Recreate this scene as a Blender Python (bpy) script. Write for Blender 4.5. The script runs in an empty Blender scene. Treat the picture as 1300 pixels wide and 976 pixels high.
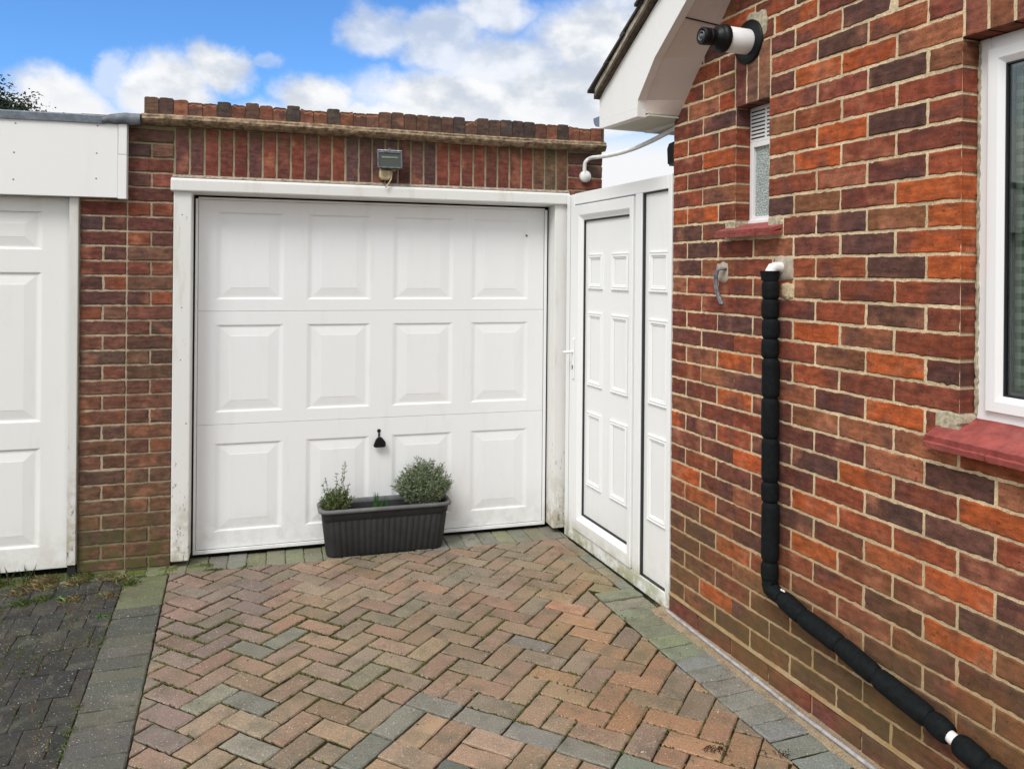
import bpy, math, random
import numpy as np
from mathutils import Vector, Matrix, noise as mnoise
random.seed(7)
R = math.radians
D = bpy.data
S = bpy.context.scene
COL = S.collection

# ------------------------------------------------------------------ camera
cam_d = D.cameras.new("camera"); cam = D.objects.new("camera", cam_d); COL.objects.link(cam); S.camera = cam
cam_d.sensor_fit = 'HORIZONTAL'; cam_d.sensor_width = 36
cam_d.lens = 1004.0/1300*36
cam_d.shift_y = -(488-345.6)/1300
cam_d.clip_start = 0.05; cam_d.clip_end = 4000
ROLL = 0.009
cam.matrix_world = Matrix.Translation((0, 0, 1.58)) @ Matrix.Rotation(R(90), 4, 'X') @ Matrix.Rotation(ROLL, 4, 'Z')

# ------------------------------------------------------------------ light
SUN_EL, SUN_AZ = 50, 208          # azimuth measured clockwise from +Y (sun stands behind the camera, a little to the left)
SUN_STR, SUN_ANG = 2.3, 24
SKY_STR = 0.10
EXPO = 0.0
sd = D.lights.new("sun", 'SUN'); sd.energy = SUN_STR; sd.angle = R(SUN_ANG); sd.color = (1, .97, .92)
so = D.objects.new("sun", sd); COL.objects.link(so)
ldir = Vector((math.sin(R(SUN_AZ))*math.cos(R(SUN_EL)), math.cos(R(SUN_AZ))*math.cos(R(SUN_EL)), math.sin(R(SUN_EL))))
so.rotation_euler = ldir.to_track_quat('Z', 'Y').to_euler(); so.location = (-6, -6, 9)
S.view_settings.view_transform = 'Standard'; S.view_settings.look = 'None'
S.view_settings.exposure = EXPO; S.view_settings.gamma = 1; S.view_settings.use_curve_mapping = False
S.cycles.max_bounces = 8

class NT:
    """small node helper"""
    def __init__(s, tree): s.t = tree; s.n = tree.nodes; s.l = tree.links
    def set(s, sock, v):
        if hasattr(v, 'is_output') or isinstance(v, bpy.types.NodeSocket): s.l.new(v, sock)
        elif v is not None: sock.default_value = v
    def node(s, typ, **kw):
        n = s.n.new(typ)
        for k, v in kw.items(): setattr(n, k, v)
        return n
    def math(s, op, a, b=None, c=None, clamp=False):
        n = s.node('ShaderNodeMath', operation=op, use_clamp=clamp)
        s.set(n.inputs[0], a)
        if b is not None: s.set(n.inputs[1], b)
        if c is not None: s.set(n.inputs[2], c)
        return n.outputs[0]
    def vmath(s, op, a, b=None, out=0):
        n = s.node('ShaderNodeVectorMath', operation=op); s.set(n.inputs[0], a)
        if b is not None:
            if op == 'SCALE': s.set(n.inputs[3], b)
            else: s.set(n.inputs[1], b)
        return n.outputs[out]
    def noise(s, vec, scale, detail=3, rough=.5, out=0):
        n = s.node('ShaderNodeTexNoise'); s.set(n.inputs['Vector'], vec); s.set(n.inputs['Scale'], scale)
        n.inputs['Detail'].default_value = detail; n.inputs['Roughness'].default_value = rough
        return n.outputs[out]
    def ramp(s, f, a, b, x=0., y=1.):       # smooth map a..b -> x..y
        n = s.node('ShaderNodeMapRange', interpolation_type='SMOOTHSTEP')
        s.set(n.inputs[0], f); s.set(n.inputs[1], a); s.set(n.inputs[2], b); s.set(n.inputs[3], x); s.set(n.inputs[4], y)
        return n.outputs[0]
    def mix(s, f, a, b, mode='MIX'):
        n = s.node('ShaderNodeMix', data_type='RGBA', blend_type=mode)
        s.set(n.inputs[0], f)
        s.set(n.inputs[6], a if not isinstance(a, tuple) else (*a, 1) if len(a) == 3 else a)
        s.set(n.inputs[7], b if not isinstance(b, tuple) else (*b, 1) if len(b) == 3 else b)
        return n.outputs[2]
    def comb(s, x, y, z):
        n = s.node('ShaderNodeCombineXYZ'); s.set(n.inputs[0], x); s.set(n.inputs[1], y); s.set(n.inputs[2], z); return n.outputs[0]

# ------------------------------------------------------------------ sky: Nishita blue with cumulus clouds, laid out by azimuth and elevation
world = D.worlds.new("World"); S.world = world; world.use_nodes = True
w = NT(world.node_tree); w.n.clear()
tc = w.node('ShaderNodeTexCoord').outputs['Generated']
sky = w.node('ShaderNodeTexSky', sky_type='NISHITA', sun_disc=False)
sky.sun_elevation = R(SUN_EL); sky.sun_rotation = R(SUN_AZ); sky.air_density = 1.0; sky.dust_density = .3; sky.ozone_density = 2.5; sky.altitude = 50
blue = w.mix(1.0, w.vmath('SCALE', sky.outputs[0], SKY_STR), (.84, 1.36, 1.92), 'MULTIPLY')
sep = w.node('ShaderNodeSeparateXYZ'); w.l.new(tc, sep.inputs[0])
az = w.math('ARCTAN2', sep.outputs[0], sep.outputs[1])
el = w.math('ARCSINE', sep.outputs[2])
ae = w.comb(az, el, 0.)
warp = w.vmath('SUBTRACT', w.noise(ae, 7., 5, .58, out=1), (.5, .5, .5))
warp2 = w.vmath('SUBTRACT', w.noise(ae, 24., 8, .66, out=1), (.5, .5, .5))
aew = w.vmath('ADD', w.vmath('ADD', ae, w.vmath('MULTIPLY', warp, (.09, .055, 0))), w.vmath('MULTIPLY', warp2, (.045, .032, 0)))
def pxdir(x, y):
    u, v = x-650, y-345.6; c, s_ = math.cos(ROLL), math.sin(ROLL)
    a, b = (u*c+v*s_)/1004, (-u*s_+v*c)/1004
    return math.atan2(a, 1), math.atan2(-b, math.hypot(a, 1))
BL = [(75,125,70,36,1),(20,160,70,45,1),(148,92,26,28,.55),(216,116,62,46,1),(288,90,50,32,1),(352,84,18,12,.35),(180,180,300,50,1),(405,132,52,32,1),
      (478,38,52,36,.75),(556,50,64,38,.8),(622,18,60,32,.85),(560,66,60,32,.8),(650,92,120,44,.9),(758,54,100,62,1),(590,128,170,42,1),(740,128,170,60,1),
      (900,70,220,120,.95),(480,168,220,34,1),(1150,40,190,120,.8)]
dens = None
for (bx_, by_, rx, ry, st) in BL:
    a0, e0 = pxdir(bx_, by_)
    v_ = w.vmath('DIVIDE', w.vmath('SUBTRACT', aew, (a0, e0, 0)), (rx/1004*.93, ry/1004*.95, 1.))
    d_ = w.vmath('LENGTH', v_, out=1)
    m_ = w.ramp(d_, 1.26, .58, 0., st)
    dens = m_ if dens is None else w.math('MAXIMUM', dens, m_)
# clouds over the rest of the sky
gen = w.ramp(w.noise(w.vmath('MULTIPLY', tc, (1, 1, 1.8)), 2.1, 7, .55), .34, .50)
front = w.math('MULTIPLY', w.ramp(w.math('ABSOLUTE', w.math('ADD', az, .12)), .85, .60), w.ramp(el, .55, .36))
dens = w.math('ADD', w.math('MULTIPLY', dens, front), w.math('MULTIPLY', gen, w.math('SUBTRACT', 1., front)), clamp=True)
hz = w.ramp(el, .205, .14, 0., 1.)
dens = w.math('MAXIMUM', dens, hz)
tone = w.noise(w.vmath('ADD', w.vmath('MULTIPLY', ae, (1, 1.7, 1)), w.vmath('SCALE', warp, .03)), 9., 4, .5)
lum = w.noise(w.vmath('ADD', w.vmath('MULTIPLY', ae, (1, 1.5, 1)), (.013, -.02, 3.)), 22., 5, .55)
fc = w.mix(w.ramp(w.math('ADD', w.math('MULTIPLY', tone, .65), w.math('MULTIPLY', lum, .35)), .40, .58), (.62, .68, .77), (.97, .98, .99))
fc = w.mix(w.ramp(el, .16, .22), (.93, .94, .96), fc)
ccol = w.mix(front, (1.28, 1.28, 1.23), fc)
final = w.mix(dens, blue, ccol)
bg = w.node('ShaderNodeBackground'); w.l.new(final, bg.inputs[0]); bg.inputs[1].default_value = 1.0
wo = w.node('ShaderNodeOutputWorld'); w.l.new(bg.outputs[0], wo.inputs[0])

# ------------------------------------------------------------------ frames (origin, heading): x along the face, -y out of the face, z up
FR = {'G': ((-1.911, 4.17), R(16.8)), 'W': ((.751, 3.70), R(-69.0)), 'N': ((0., 0.), 0.)}
def Wm(frame, x, y, z):
    (ox, oy), a = FR[frame]; return Vector((ox+x*math.cos(a)-y*math.sin(a), oy+x*math.sin(a)+y*math.cos(a), z))
BASE = {}
def thing(name, label, cat, frame, base, group=None, kind=None):
    o = D.objects.new(name, None); COL.objects.link(o); o.empty_display_size = .1
    o.location = Wm(frame, *base); o.rotation_euler = (0, 0, FR[frame][1])
    BASE[o.name] = (frame, base)
    o['label'] = label; o['category'] = cat
    if group: o['group'] = group
    if kind: o['kind'] = kind
    return o

class M:
    """mesh collector: shapes in frame coordinates, linked as ONE object"""
    def __init__(s): s.v = []; s.f = []; s.mi = []; s.c = []; s.sm = []
    def add(s, vs, fs, mi=0, c=(1, 1, 1, 0), sm=False):
        b = len(s.v); s.v.extend(vs); s.c.extend([c]*len(vs))
        for f in fs: s.f.append([b+i for i in f]); s.mi.append(mi); s.sm.append(sm)
    def box(s, x0, x1, y0, y1, z0, z1, mi=0, c=(1, 1, 1, 0)):
        if x0 > x1: x0, x1 = x1, x0
        if y0 > y1: y0, y1 = y1, y0
        if z0 > z1: z0, z1 = z1, z0
        s.add([(x0,y0,z0),(x1,y0,z0),(x1,y1,z0),(x0,y1,z0),(x0,y0,z1),(x1,y0,z1),(x1,y1,z1),(x0,y1,z1)],
              [(3,2,1,0),(4,5,6,7),(0,1,5,4),(1,2,6,5),(2,3,7,6),(3,0,4,7)], mi, c); return s
    def prism(s, poly, a, b, axis='y', mi=0, c=(1, 1, 1, 0)):
        """poly (CCW in x,z for axis y / x,y for z / y,z for x) from a to b along axis"""
        n = len(poly)
        def P(p, t): return (p[0], t, p[1]) if axis == 'y' else (p[0], p[1], t) if axis == 'z' else (t, p[0], p[1])
        s.add([P(p, a) for p in poly]+[P(p, b) for p in poly],
              [list(range(n)), list(range(2*n-1, n-1, -1))]+[(i, n+i, n+(i+1) % n, (i+1) % n) for i in range(n)], mi, c); return s
    def tube(s, pts, rad, seg=12, mi=0, c=(1, 1, 1, 0), cap=True, flat=1.0):
        pts = [Vector(p) for p in pts]; n = len(pts)
        if not hasattr(rad, '__len__'): rad = [rad]*n
        vs = []; up = None
        for i, p in enumerate(pts):
            t = (pts[min(i+1, n-1)]-pts[max(i-1, 0)]).normalized()
            if up is None:
                up = Vector((0, 0, 1)) if abs(t.z) < .9 else Vector((1, 0, 0))
            u = (up-t*up.dot(t)).normalized(); v = t.cross(u); up = u
            for k in range(seg):
                a = 2*math.pi*k/seg; vs.append(tuple(p+(u*math.cos(a)+v*math.sin(a)*flat)*rad[i]))
        fs = [(i*seg+k, i*seg+(k+1) % seg, (i+1)*seg+(k+1) % seg, (i+1)*seg+k) for i in range(n-1) for k in range(seg)]
        s.add(vs, fs, mi, c, True)
        if cap:
            s.add(vs[:seg], [list(range(seg-1, -1, -1))], mi, c); s.add(vs[-seg:], [list(range(seg))], mi, c)
        return s
    def lathe(s, centre, axis, prof, seg=28, mi=0, c=(1, 1, 1, 0), sm=True):
        """prof = [(distance along axis, radius)]"""
        ax = Vector(axis).normalized(); u = ax.orthogonal().normalized(); v = ax.cross(u); p0 = Vector(centre)
        vs = []
        for d, r in prof:
            for k in range(seg):
                a = 2*math.pi*k/seg; vs.append(tuple(p0+ax*d+(u*math.cos(a)+v*math.sin(a))*max(r, 1e-5)))
        s.add(vs, [(i*seg+k, i*seg+(k+1) % seg, (i+1)*seg+(k+1) % seg, (i+1)*seg+k) for i in range(len(prof)-1) for k in range(seg)], mi, c, sm)
        return s
    def slab(s, poly, T, h=0., d=.02, ch=.003, jit=.0012, c=(1, 1, 1, 0), mi=0, step=.02, chip=0.):
        """weathered block: convex outline poly (CCW), T(u,v,w)->xyz, face at w=h, back at w=h-d"""
        P = []; n = len(poly)
        for i in range(n):
            a = poly[i]; b = poly[(i+1) % n]; L = math.hypot(b[0]-a[0], b[1]-a[1])
            if L < 1e-4: continue
            k = max(1, int(L/step)); nx, ny = (b[1]-a[1])/L, -(b[0]-a[0])/L
            for j in range(k):
                t = j/k; q = jit*random.gauss(0, .6)
                if j == 0: q = -jit*.5
                P.append((a[0]+(b[0]-a[0])*t+nx*q, a[1]+(b[1]-a[1])*t+ny*q))
        n = len(P)
        if n < 3: return
        I = []
        for i in range(n):
            a = P[i-1]; b = P[(i+1) % n]; L = math.hypot(b[0]-a[0], b[1]-a[1]) or 1
            nx, ny = -(b[1]-a[1])/L, (b[0]-a[0])/L
            g = ch*random.uniform(.7, 1.3)+(random.random()*chip if random.random() < .25 else 0)
            I.append((P[i][0]+nx*g, P[i][1]+ny*g))
        tx, ty = random.gauss(0, .006), random.gauss(0, .006)
        cx_ = sum(p[0] for p in P)/n; cy_ = sum(p[1] for p in P)/n
        til = lambda p: (p[0]-cx_)*tx+(p[1]-cy_)*ty
        v0 = [T(p[0], p[1], h-d) for p in P]
        v1 = [T(p[0], p[1], h-ch*.9+til(p)) for p in P]
        v2 = [T(p[0], p[1], h+til(p)) for p in I]
        fs = [(i, (i+1) % n, n+(i+1) % n, n+i) for i in range(n)]+[(n+i, n+(i+1) % n, 2*n+(i+1) % n, 2*n+i) for i in range(n)]
        fs.append(list(range(2*n, 3*n)))
        s.add(v0+v1+v2, fs, mi, c)
    def build(s, name, mats, parent=None, frame='N', base=(0, 0, 0), bevel=0., label=None, cat=None, group=None, kind=None, smooth_angle=None):
        if parent is not None:
            r = parent
            while r.parent is not None: r = r.parent
            frame, base = BASE[r.name]
        me = D.meshes.new(name); b = base
        me.from_pydata([(p[0]-b[0], p[1]-b[1], p[2]-b[2]) for p in s.v], [], s.f)
        if not isinstance(mats, (list, tuple)): mats = [mats]
        for m in mats: me.materials.append(m)
        me.polygons.foreach_set('material_index', s.mi); me.polygons.foreach_set('use_smooth', s.sm)
        at = me.color_attributes.new('Tint', 'FLOAT_COLOR', 'POINT')
        at.data.foreach_set('color', np.array(s.c, dtype=np.float32).ravel())
        me.update()
        o = D.objects.new(name, me); COL.objects.link(o)
        if parent is not None: o.parent = parent
        else:
            o.location = Wm(frame, *base); o.rotation_euler = (0, 0, FR[frame][1]); BASE[o.name] = (frame, base)
        if bevel:
            md = o.modifiers.new('bevel', 'BEVEL'); md.width = bevel; md.segments = 2; md.limit_method = 'ANGLE'; md.angle_limit = R(40)
        if label: o['label'] = label
        if cat: o['category'] = cat
        if group: o['group'] = group
        if kind: o['kind'] = kind
        return o

def clip(poly, px, py, nx, ny):
    """keep the part of poly where (p-P).n >= 0"""
    out = []; n = len(poly)
    for i in range(n):
        a, b = poly[i], poly[(i+1) % n]
        da = (a[0]-px)*nx+(a[1]-py)*ny; db = (b[0]-px)*nx+(b[1]-py)*ny
        if da >= 0: out.append(a)
        if (da >= 0) != (db >= 0):
            t = da/(da-db); out.append((a[0]+(b[0]-a[0])*t, a[1]+(b[1]-a[1])*t))
    return out
def area(p): return .5*sum(p[i-1][0]*p[i][1]-p[i][0]*p[i-1][1] for i in range(len(p)))

# ------------------------------------------------------------------ materials
def mat(name, col=(.8, .8, .8), rough=.6, spec=.5, metal=0.):
    m = D.materials.new(name); m.use_nodes = True; n = NT(m.node_tree); b = n.n['Principled BSDF']
    b.inputs['Base Color'].default_value = (*col, 1); b.inputs['Roughness'].default_value = rough
    b.inputs['Specular IOR Level'].default_value = spec; b.inputs['Metallic'].default_value = metal
    return m, n, b
def bump(n, b, height, strength=.3, dist=.003):
    k = n.node('ShaderNodeBump'); k.inputs['Strength'].default_value = strength; k.inputs['Distance'].default_value = dist
    n.l.new(height, k.inputs['Height']); n.l.new(k.outputs[0], b.inputs['Normal'])
def objco(n): return n.node('ShaderNodeTexCoord').outputs['Object']
def tint(n):
    a = n.node('ShaderNodeAttribute'); a.attribute_name = 'Tint'; a.attribute_type = 'GEOMETRY'; return a.outputs['Color'], a.outputs['Alpha']

def brick_material(name, moss=0., grime=.0, blotch=1.):
    m, n, b = mat(name, rough=.88, spec=.25)
    co = objco(n); tc_, ta = tint(n)
    off = n.vmath('ADD', co, n.comb(n.math('MULTIPLY', ta, 37.), n.math('MULTIPLY', ta, 91.), n.math('MULTIPLY', ta, 53.)))
    big = n.noise(off, 7., 2, .5); mid = n.noise(off, 30., 4, .6); fine = n.noise(off, 260., 3, .7)
    c = n.mix(n.math('MULTIPLY', n.ramp(big, .50, .68), .60*blotch), tc_, (.095, .050, .046))
    c = n.mix(n.math('MULTIPLY', n.ramp(big, .44, .28), .55*blotch), c, (.42, .17, .10))
    c = n.mix(1., c, n.mix(n.ramp(mid, .3, .72), (.74, .74, .74), (1.2, 1.18, 1.15)), 'MULTIPLY')
    c = n.mix(1., c, n.mix(n.ramp(fine, .3, .7), (.80, .80, .80), (1.16, 1.16, 1.16)), 'MULTIPLY')
    pit = n.ramp(n.noise(off, 75., 3, .6), .64, .71); c = n.mix(n.math('MULTIPLY', pit, .55), c, (.035, .022, .02))
    stv = n.noise(n.vmath('MULTIPLY', off, (3.2, 1., 14.)), 4.5, 4, .6); c = n.mix(1., c, n.mix(n.ramp(stv, .30, .70), (.72, .72, .72), (1.24, 1.22, 1.20)), 'MULTIPLY')
    c = n.mix(n.math('MULTIPLY', n.ramp(n.noise(off, 150., 2, .6), .68, .74), .38), c, (.42, .33, .25))   # grains of old mortar
    if grime:
        sx = n.node('ShaderNodeSeparateXYZ'); n.l.new(co, sx.inputs[0])
        g = n.math('MULTIPLY', n.ramp(sx.outputs[2], .95, .0), n.ramp(n.noise(co, 2.6, 4, .6), .35, .62))
        c = n.mix(n.math('MULTIPLY', g, grime), c, (.115, .085, .035))
    if moss:
        sx = n.node('ShaderNodeSeparateXYZ'); n.l.new(co, sx.inputs[0])
        top = n.ramp(sx.outputs[2], 2.22, 2.36); bot = n.ramp(sx.outputs[2], .5, .0); rt = n.ramp(sx.outputs[0], 1.95, 2.45)
        k = n.math('MAXIMUM', n.math('MULTIPLY', top, .75), n.math('MAXIMUM', bot, rt))
        nn = n.ramp(n.noise(co, 13., 5, .65), .60, .42)
        c = n.mix(n.math('MULTIPLY', n.math('MULTIPLY', k, nn), moss), c, (.085, .085, .028))
    n.l.new(c, b.inputs['Base Color'])
    bump(n, b, n.math('SUBTRACT', n.math('ADD', n.math('MULTIPLY', mid, .7), n.math('MULTIPLY', fine, .5)), n.math('MULTIPLY', pit, .7)), .8, .0035)
    return m
def mortar_material(name, col, moss=0., grime=0.):
    m, n, b = mat(name, rough=.95, spec=.1); co = objco(n)
    f = n.noise(co, 190., 3, .75); g = n.noise(co, 9., 4, .6)
    c = n.mix(n.ramp(g, .3, .7), tuple(x*.72 for x in col), tuple(x*1.10 for x in col))
    c = n.mix(1., c, n.mix(n.ramp(f, .32, .68), (.72, .70, .68), (1.15, 1.15, 1.15)), 'MULTIPLY')
    if grime:
        sx = n.node('ShaderNodeSeparateXYZ'); n.l.new(co, sx.inputs[0])
        k = n.math('MULTIPLY', n.ramp(sx.outputs[2], 1.1, .1), n.ramp(g, .2, .6))
        c = n.mix(n.math('MULTIPLY', k, grime), c, (.34, .22, .10))
    if moss:
        sx = n.node('ShaderNodeSeparateXYZ'); n.l.new(co, sx.inputs[0])
        k = n.math('MAXIMUM', n.ramp(sx.outputs[2], 2.0, 2.3), n.math('MAXIMUM', n.ramp(sx.outputs[2], .6, .0), n.ramp(sx.outputs[0], 1.95, 2.45)))
        c = n.mix(n.math('MULTIPLY', k, moss), c, (.11, .105, .04))
    n.l.new(c, b.inputs['Base Color']); bump(n, b, f, .8, .004); return m

BRICK_H = brick_material('house_brick', grime=.75)
MORT_H = mortar_material('house_mortar', (.74, .60, .39), grime=.85)
BRICK_G = brick_material('garage_brick', moss=.8, blotch=.8)
BRICK_C = brick_material('coping_brick', moss=0., blotch=.8)
MORT_G = mortar_material('garage_mortar', (.50, .42, .30), moss=.65)
MORT_C = mortar_material('coping_mortar', (.20, .17, .12))

def paver_material(name, rough=.93):
    m, n, b = mat(name, rough=rough, spec=.2); co = objco(n); tc_, ta = tint(n)
    off = n.vmath('ADD', co, n.comb(n.math('MULTIPLY', ta, 37.), n.math('MULTIPLY', ta, 71.), 0.))
    big = n.noise(off, 9., 3, .6); fine = n.noise(off, 210., 3, .75); spk = n.noise(off, 130., 2, .5); wide = n.noise(co, 1.9, 4, .6)
    c = n.mix(n.math('MULTIPLY', n.ramp(big, .46, .70), .5), tc_, (.115, .120, .090))
    c = n.mix(n.math('MULTIPLY', n.ramp(wide, .48, .70), .42), c, n.mix(.55, c, (.085, .075, .045)))
    c = n.mix(n.math('MULTIPLY', n.ramp(n.noise(co, 4.3, 6, .72), .50, .66), .42), c, n.mix(.6, c, (.10, .078, .052)))
    c = n.mix(n.math('MULTIPLY', n.ramp(n.noise(n.vmath('ADD', co, (7., 3., 0.)), 3.1, 5, .7), .54, .68), .30), c, n.mix(.6, c, (.42, .36, .28)))
    c = n.mix(1., c, n.mix(n.ramp(fine, .28, .72), (.62, .62, .62), (1.32, 1.3, 1.28)), 'MULTIPLY')
    c = n.mix(n.math('MULTIPLY', n.ramp(spk, .665, .72), .65), c, (.62, .58, .52))
    c = n.mix(n.math('MULTIPLY', n.ramp(spk, .30, .26), .55), c, (.04, .04, .035))
    n.l.new(c, b.inputs['Base Color'])
    bump(n, b, n.math('ADD', fine, n.math('MULTIPLY', big, .6)), .7, .003); return m
PAVER = paver_material('block_paver')
m_, n, b = mat('joint_soil', rough=1., spec=.05); co = objco(n)
c = n.mix(n.ramp(n.noise(co, 3., 5, .65), .40, .60), (.020, .015, .009), (.038, .044, .010))
c = n.mix(n.ramp(n.noise(co, 90., 3, .7), .60, .72), c, (.11, .085, .05)); n.l.new(c, b.inputs['Base Color']); bump(n, b, n.noise(co, 140., 3, .7), 1., .005); JOINT = m_
m_, n, b = mat('sand_fill', rough=1., spec=.1); co = objco(n)
c = n.mix(n.ramp(n.noise(co, 14., 5, .7), .35, .62), (.13, .105, .06), (.36, .26, .16))
c = n.mix(n.ramp(n.noise(co, 240., 3, .8), .36, .66), c, (.48, .38, .27)); n.l.new(c, b.inputs['Base Color']); bump(n, b, n.noise(co, 160., 3, .8), 1., .006); SAND = m_
m_, n, b = mat('tarmac', rough=.95, spec=.1); co = objco(n)
n.l.new(n.mix(n.noise(co, 60., 4, .7), (.035, .035, .035), (.08, .078, .072)), b.inputs['Base Color']); TARMAC = m_

def paint_material(name, col, rough=.45, dirt=.25, flake=0., green=0., dents=0., zfade=.35):
    m, n, b = mat(name, rough=rough, spec=.45); co = objco(n)
    sx = n.node('ShaderNodeSeparateXYZ'); n.l.new(co, sx.inputs[0])
    st = n.noise(n.vmath('MULTIPLY', co, (9, 9, 1.6)), 1.3, 5, .65)
    c = n.mix(n.math('MULTIPLY', n.ramp(st, .52, .74), dirt), col, tuple(x*y for x, y in zip(col, (.74, .71, .62))))
    low = n.math('MULTIPLY', n.ramp(sx.outputs[2], zfade, .0), n.ramp(n.noise(co, 11., 5, .7), .40, .64))
    c = n.mix(n.math('MULTIPLY', low, dirt*1.6), c, (.42, .38, .28))
    if green:
        g = n.math('MULTIPLY', n.ramp(sx.outputs[2], .17, .0), n.ramp(n.noise(co, 7., 5, .7), .38, .6))
        c = n.mix(n.math('MULTIPLY', g, green), c, (.30, .30, .12))
    r = n.noise(co, 45., 4, .7)
    c = n.mix(n.math('MULTIPLY', n.ramp(r, .70, .73), .5*dirt+.08), c, (.25, .22, .18))
    if flake:
        fl = n.noise(n.vmath('MULTIPLY', co, (2.2, 2.2, .7)), 24., 6, .75)
        kz = n.ramp(sx.outputs[2], 1.2, .1, .0, 1.)
        fm = n.math('MULTIPLY', n.ramp(n.math('ADD', fl, n.math('MULTIPLY', kz, .07)), .665, .70), flake)
        c = n.mix(fm, c, (.20, .185, .16))
        bump(n, b, n.math('ADD', n.math('MULTIPLY', fm, -1.), n.math('MULTIPLY', r, .25)), .5, .003)
    elif dents:
        bump(n, b, n.noise(n.vmath('MULTIPLY', co, (1, 1, .35)), 24., 4, .6), dents, .004)
    n.l.new(c, b.inputs['Base Color']); return m
DOOR_W = paint_material('garage_door_paint', (.83, .835, .84), .36, .17, dents=.10)
DOOR_C = paint_material('cream_door_paint', (.82, .815, .785), .42, .20, dents=.10)
TIMBER = paint_material('old_white_timber', (.745, .74, .715), .62, .58, flake=.95, zfade=.5)
TIMBER_B = paint_material('bare_flaking_timber', (.68, .67, .64), .65, .75, flake=1., zfade=.8)
UPVC = paint_material('white_upvc', (.84, .85, .85), .28, .10, green=.85)
UPVC_P = paint_material('white_upvc_panel', (.83, .84, .84), .30, .14, green=.25)
UPVC_C = paint_material('clean_white_upvc', (.84, .84, .85), .25, .06)
BARGE = paint_material('bargeboard_paint', (.80, .79, .77), .45, .12)
SOFFIT = paint_material('shade_tinted_soffit', (.66, .57, .52), .6, .35)  # pinkish tone of the shaded underside is put into this colour
FASCIA = paint_material('fascia_board', (.82, .82, .81), .5, .10)
DARK = mat('dark_gap', (.012, .012, .014), .8)[0]
GASK = mat('black_gasket', (.015, .016, .02), .5)[0]
SPACER = mat('grey_spacer', (.16, .18, .21), .4)[0]
def plain(name, col, rough, var=.25, scale=30., bmp=.2, metal=0., spec=.4):
    m, n, b = mat(name, col, rough, spec, metal); co = objco(n); f = n.noise(co, scale, 5, .65)
    c = n.mix(n.ramp(f, .3, .7), tuple(x*(1-var) for x in col), tuple(min(1, x*(1+var)) for x in col))
    n.l.new(c, b.inputs['Base Color'])
    if bmp: bump(n, b, f, bmp, .003)
    return m
BLACKP = plain('black_plastic', (.007, .008, .009), .42, .2, 20, .05, 0., .22)
FOAM = plain('black_foam_lagging', (.006, .008, .009), .75, .35, 60, .25, 0., .15)
TROUGH = plain('dark_grey_plastic', (.024, .025, .026), .62, .2, 14, .05)
RIMM = plain('weathered_grey_plastic_rim', (.12, .122, .125), .6, .2, 14, .05)
SOIL = plain('potting_gravel', (.12, .12, .12), .95, .7, 60, 1.)
TILE = plain('red_painted_tile', (.30, .066, .058), .62, .28, 22, .6)
n = NT(TILE.node_tree); b = n.n['Principled BSDF']; co = objco(n); src = b.inputs['Base Color'].links[0].from_socket
n.l.new(n.mix(n.math('MULTIPLY', n.ramp(n.noise(co, 38., 6, .75), .56, .66), .45), n.mix(n.math('MULTIPLY', n.ramp(n.noise(co, 9., 4, .6), .45, .7), .5), src, (.38, .13, .11)), (.15, .05, .04)), b.inputs['Base Color'])
STONE = plain('weathered_stone_edge', (.25, .180, .115), .9, .62, 26, 1.)
RENDER = plain('pale_mortar_patch', (.42, .35, .28), .95, .2, 26, .5)
ROUGHM = plain('crumbly_mortar', (.40, .36, .26), .98, .4, 45, 1.)
FELT = plain('grey_roof_felt', (.16, .185, .22), .8, .25, 40, .5)
LEAD = plain('lead_flashing', (.13, .145, .17), .55, .35, 18, .8, .2)
GREYP = plain('grey_pipe_plastic', (.36, .35, .36), .55, .3, 40, .1)
GUTT = plain('grey_gutter', (.16, .19, .25), .4, .1, 10, 0.)
WHITEP = plain('white_cable_pipe', (.80, .80, .78), .45, .08, 20, .05)
YELLOWP = plain('yellowed_plastic', (.55, .44, .27), .5, .3, 30, .1)
METAL = plain('dull_grey_metal', (.16, .155, .17), .6, .5, 60, .4, .3)
ALU = plain('aluminium_casting', (.55, .56, .58), .4, .3, 50, .2, .8)
DALU = plain('dull_casting', (.11, .115, .125), .5, .4, 50, .3, .4)
UNDERC = plain('brown_undercloak', (.085, .062, .045), .9, .4, 30, .7)
VERGEM = plain('verge_mortar', (.36, .33, .26), .95, .35, 30, .9)
SLATE = plain('dark_roof_tile', (.05, .045, .042), .85, .3, 24, .5)
ROOM = mat('dark_room', (.04, .04, .04), .9)[0]
NAIL = plain('rusty_nail_head', (.30, .12, .04), .8)
RUST = plain('rusty_strip', (.33, .27, .21), .8, .5, 50, .5)
TREEL = mat('conifer_leaf', (.030, .042, .022), .8, .1)[0]
BARK = plain('bark', (.06, .045, .035), .95, .4, 20, .8)
def leafmat(name, rough=.65):
    m, n, b = mat(name, rough=rough, spec=.25); tc_, ta = tint(n); n.l.new(tc_, b.inputs['Base Color'])
    b.inputs['Subsurface Weight'].default_value = 0.; return m
LEAF = leafmat('herb_leaf')
m_ = D.materials.new('window_glass'); m_.use_nodes = True; n = NT(m_.node_tree); n.n.clear()
tr_ = n.node('ShaderNodeBsdfTransparent'); tr_.inputs[0].default_value = (.86, .90, .88, 1); gl_ = n.node('ShaderNodeBsdfGlossy'); gl_.inputs['Roughness'].default_value = .01
fr_ = n.node('ShaderNodeFresnel'); fr_.inputs[0].default_value = 1.5; mx_ = n.node('ShaderNodeMixShader')
n.l.new(fr_.outputs[0], mx_.inputs[0]); n.l.new(tr_.outputs[0], mx_.inputs[1]); n.l.new(gl_.outputs[0], mx_.inputs[2])
n.l.new(mx_.outputs[0], n.node('ShaderNodeOutputMaterial').inputs[0]); GLASS = m_
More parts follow.
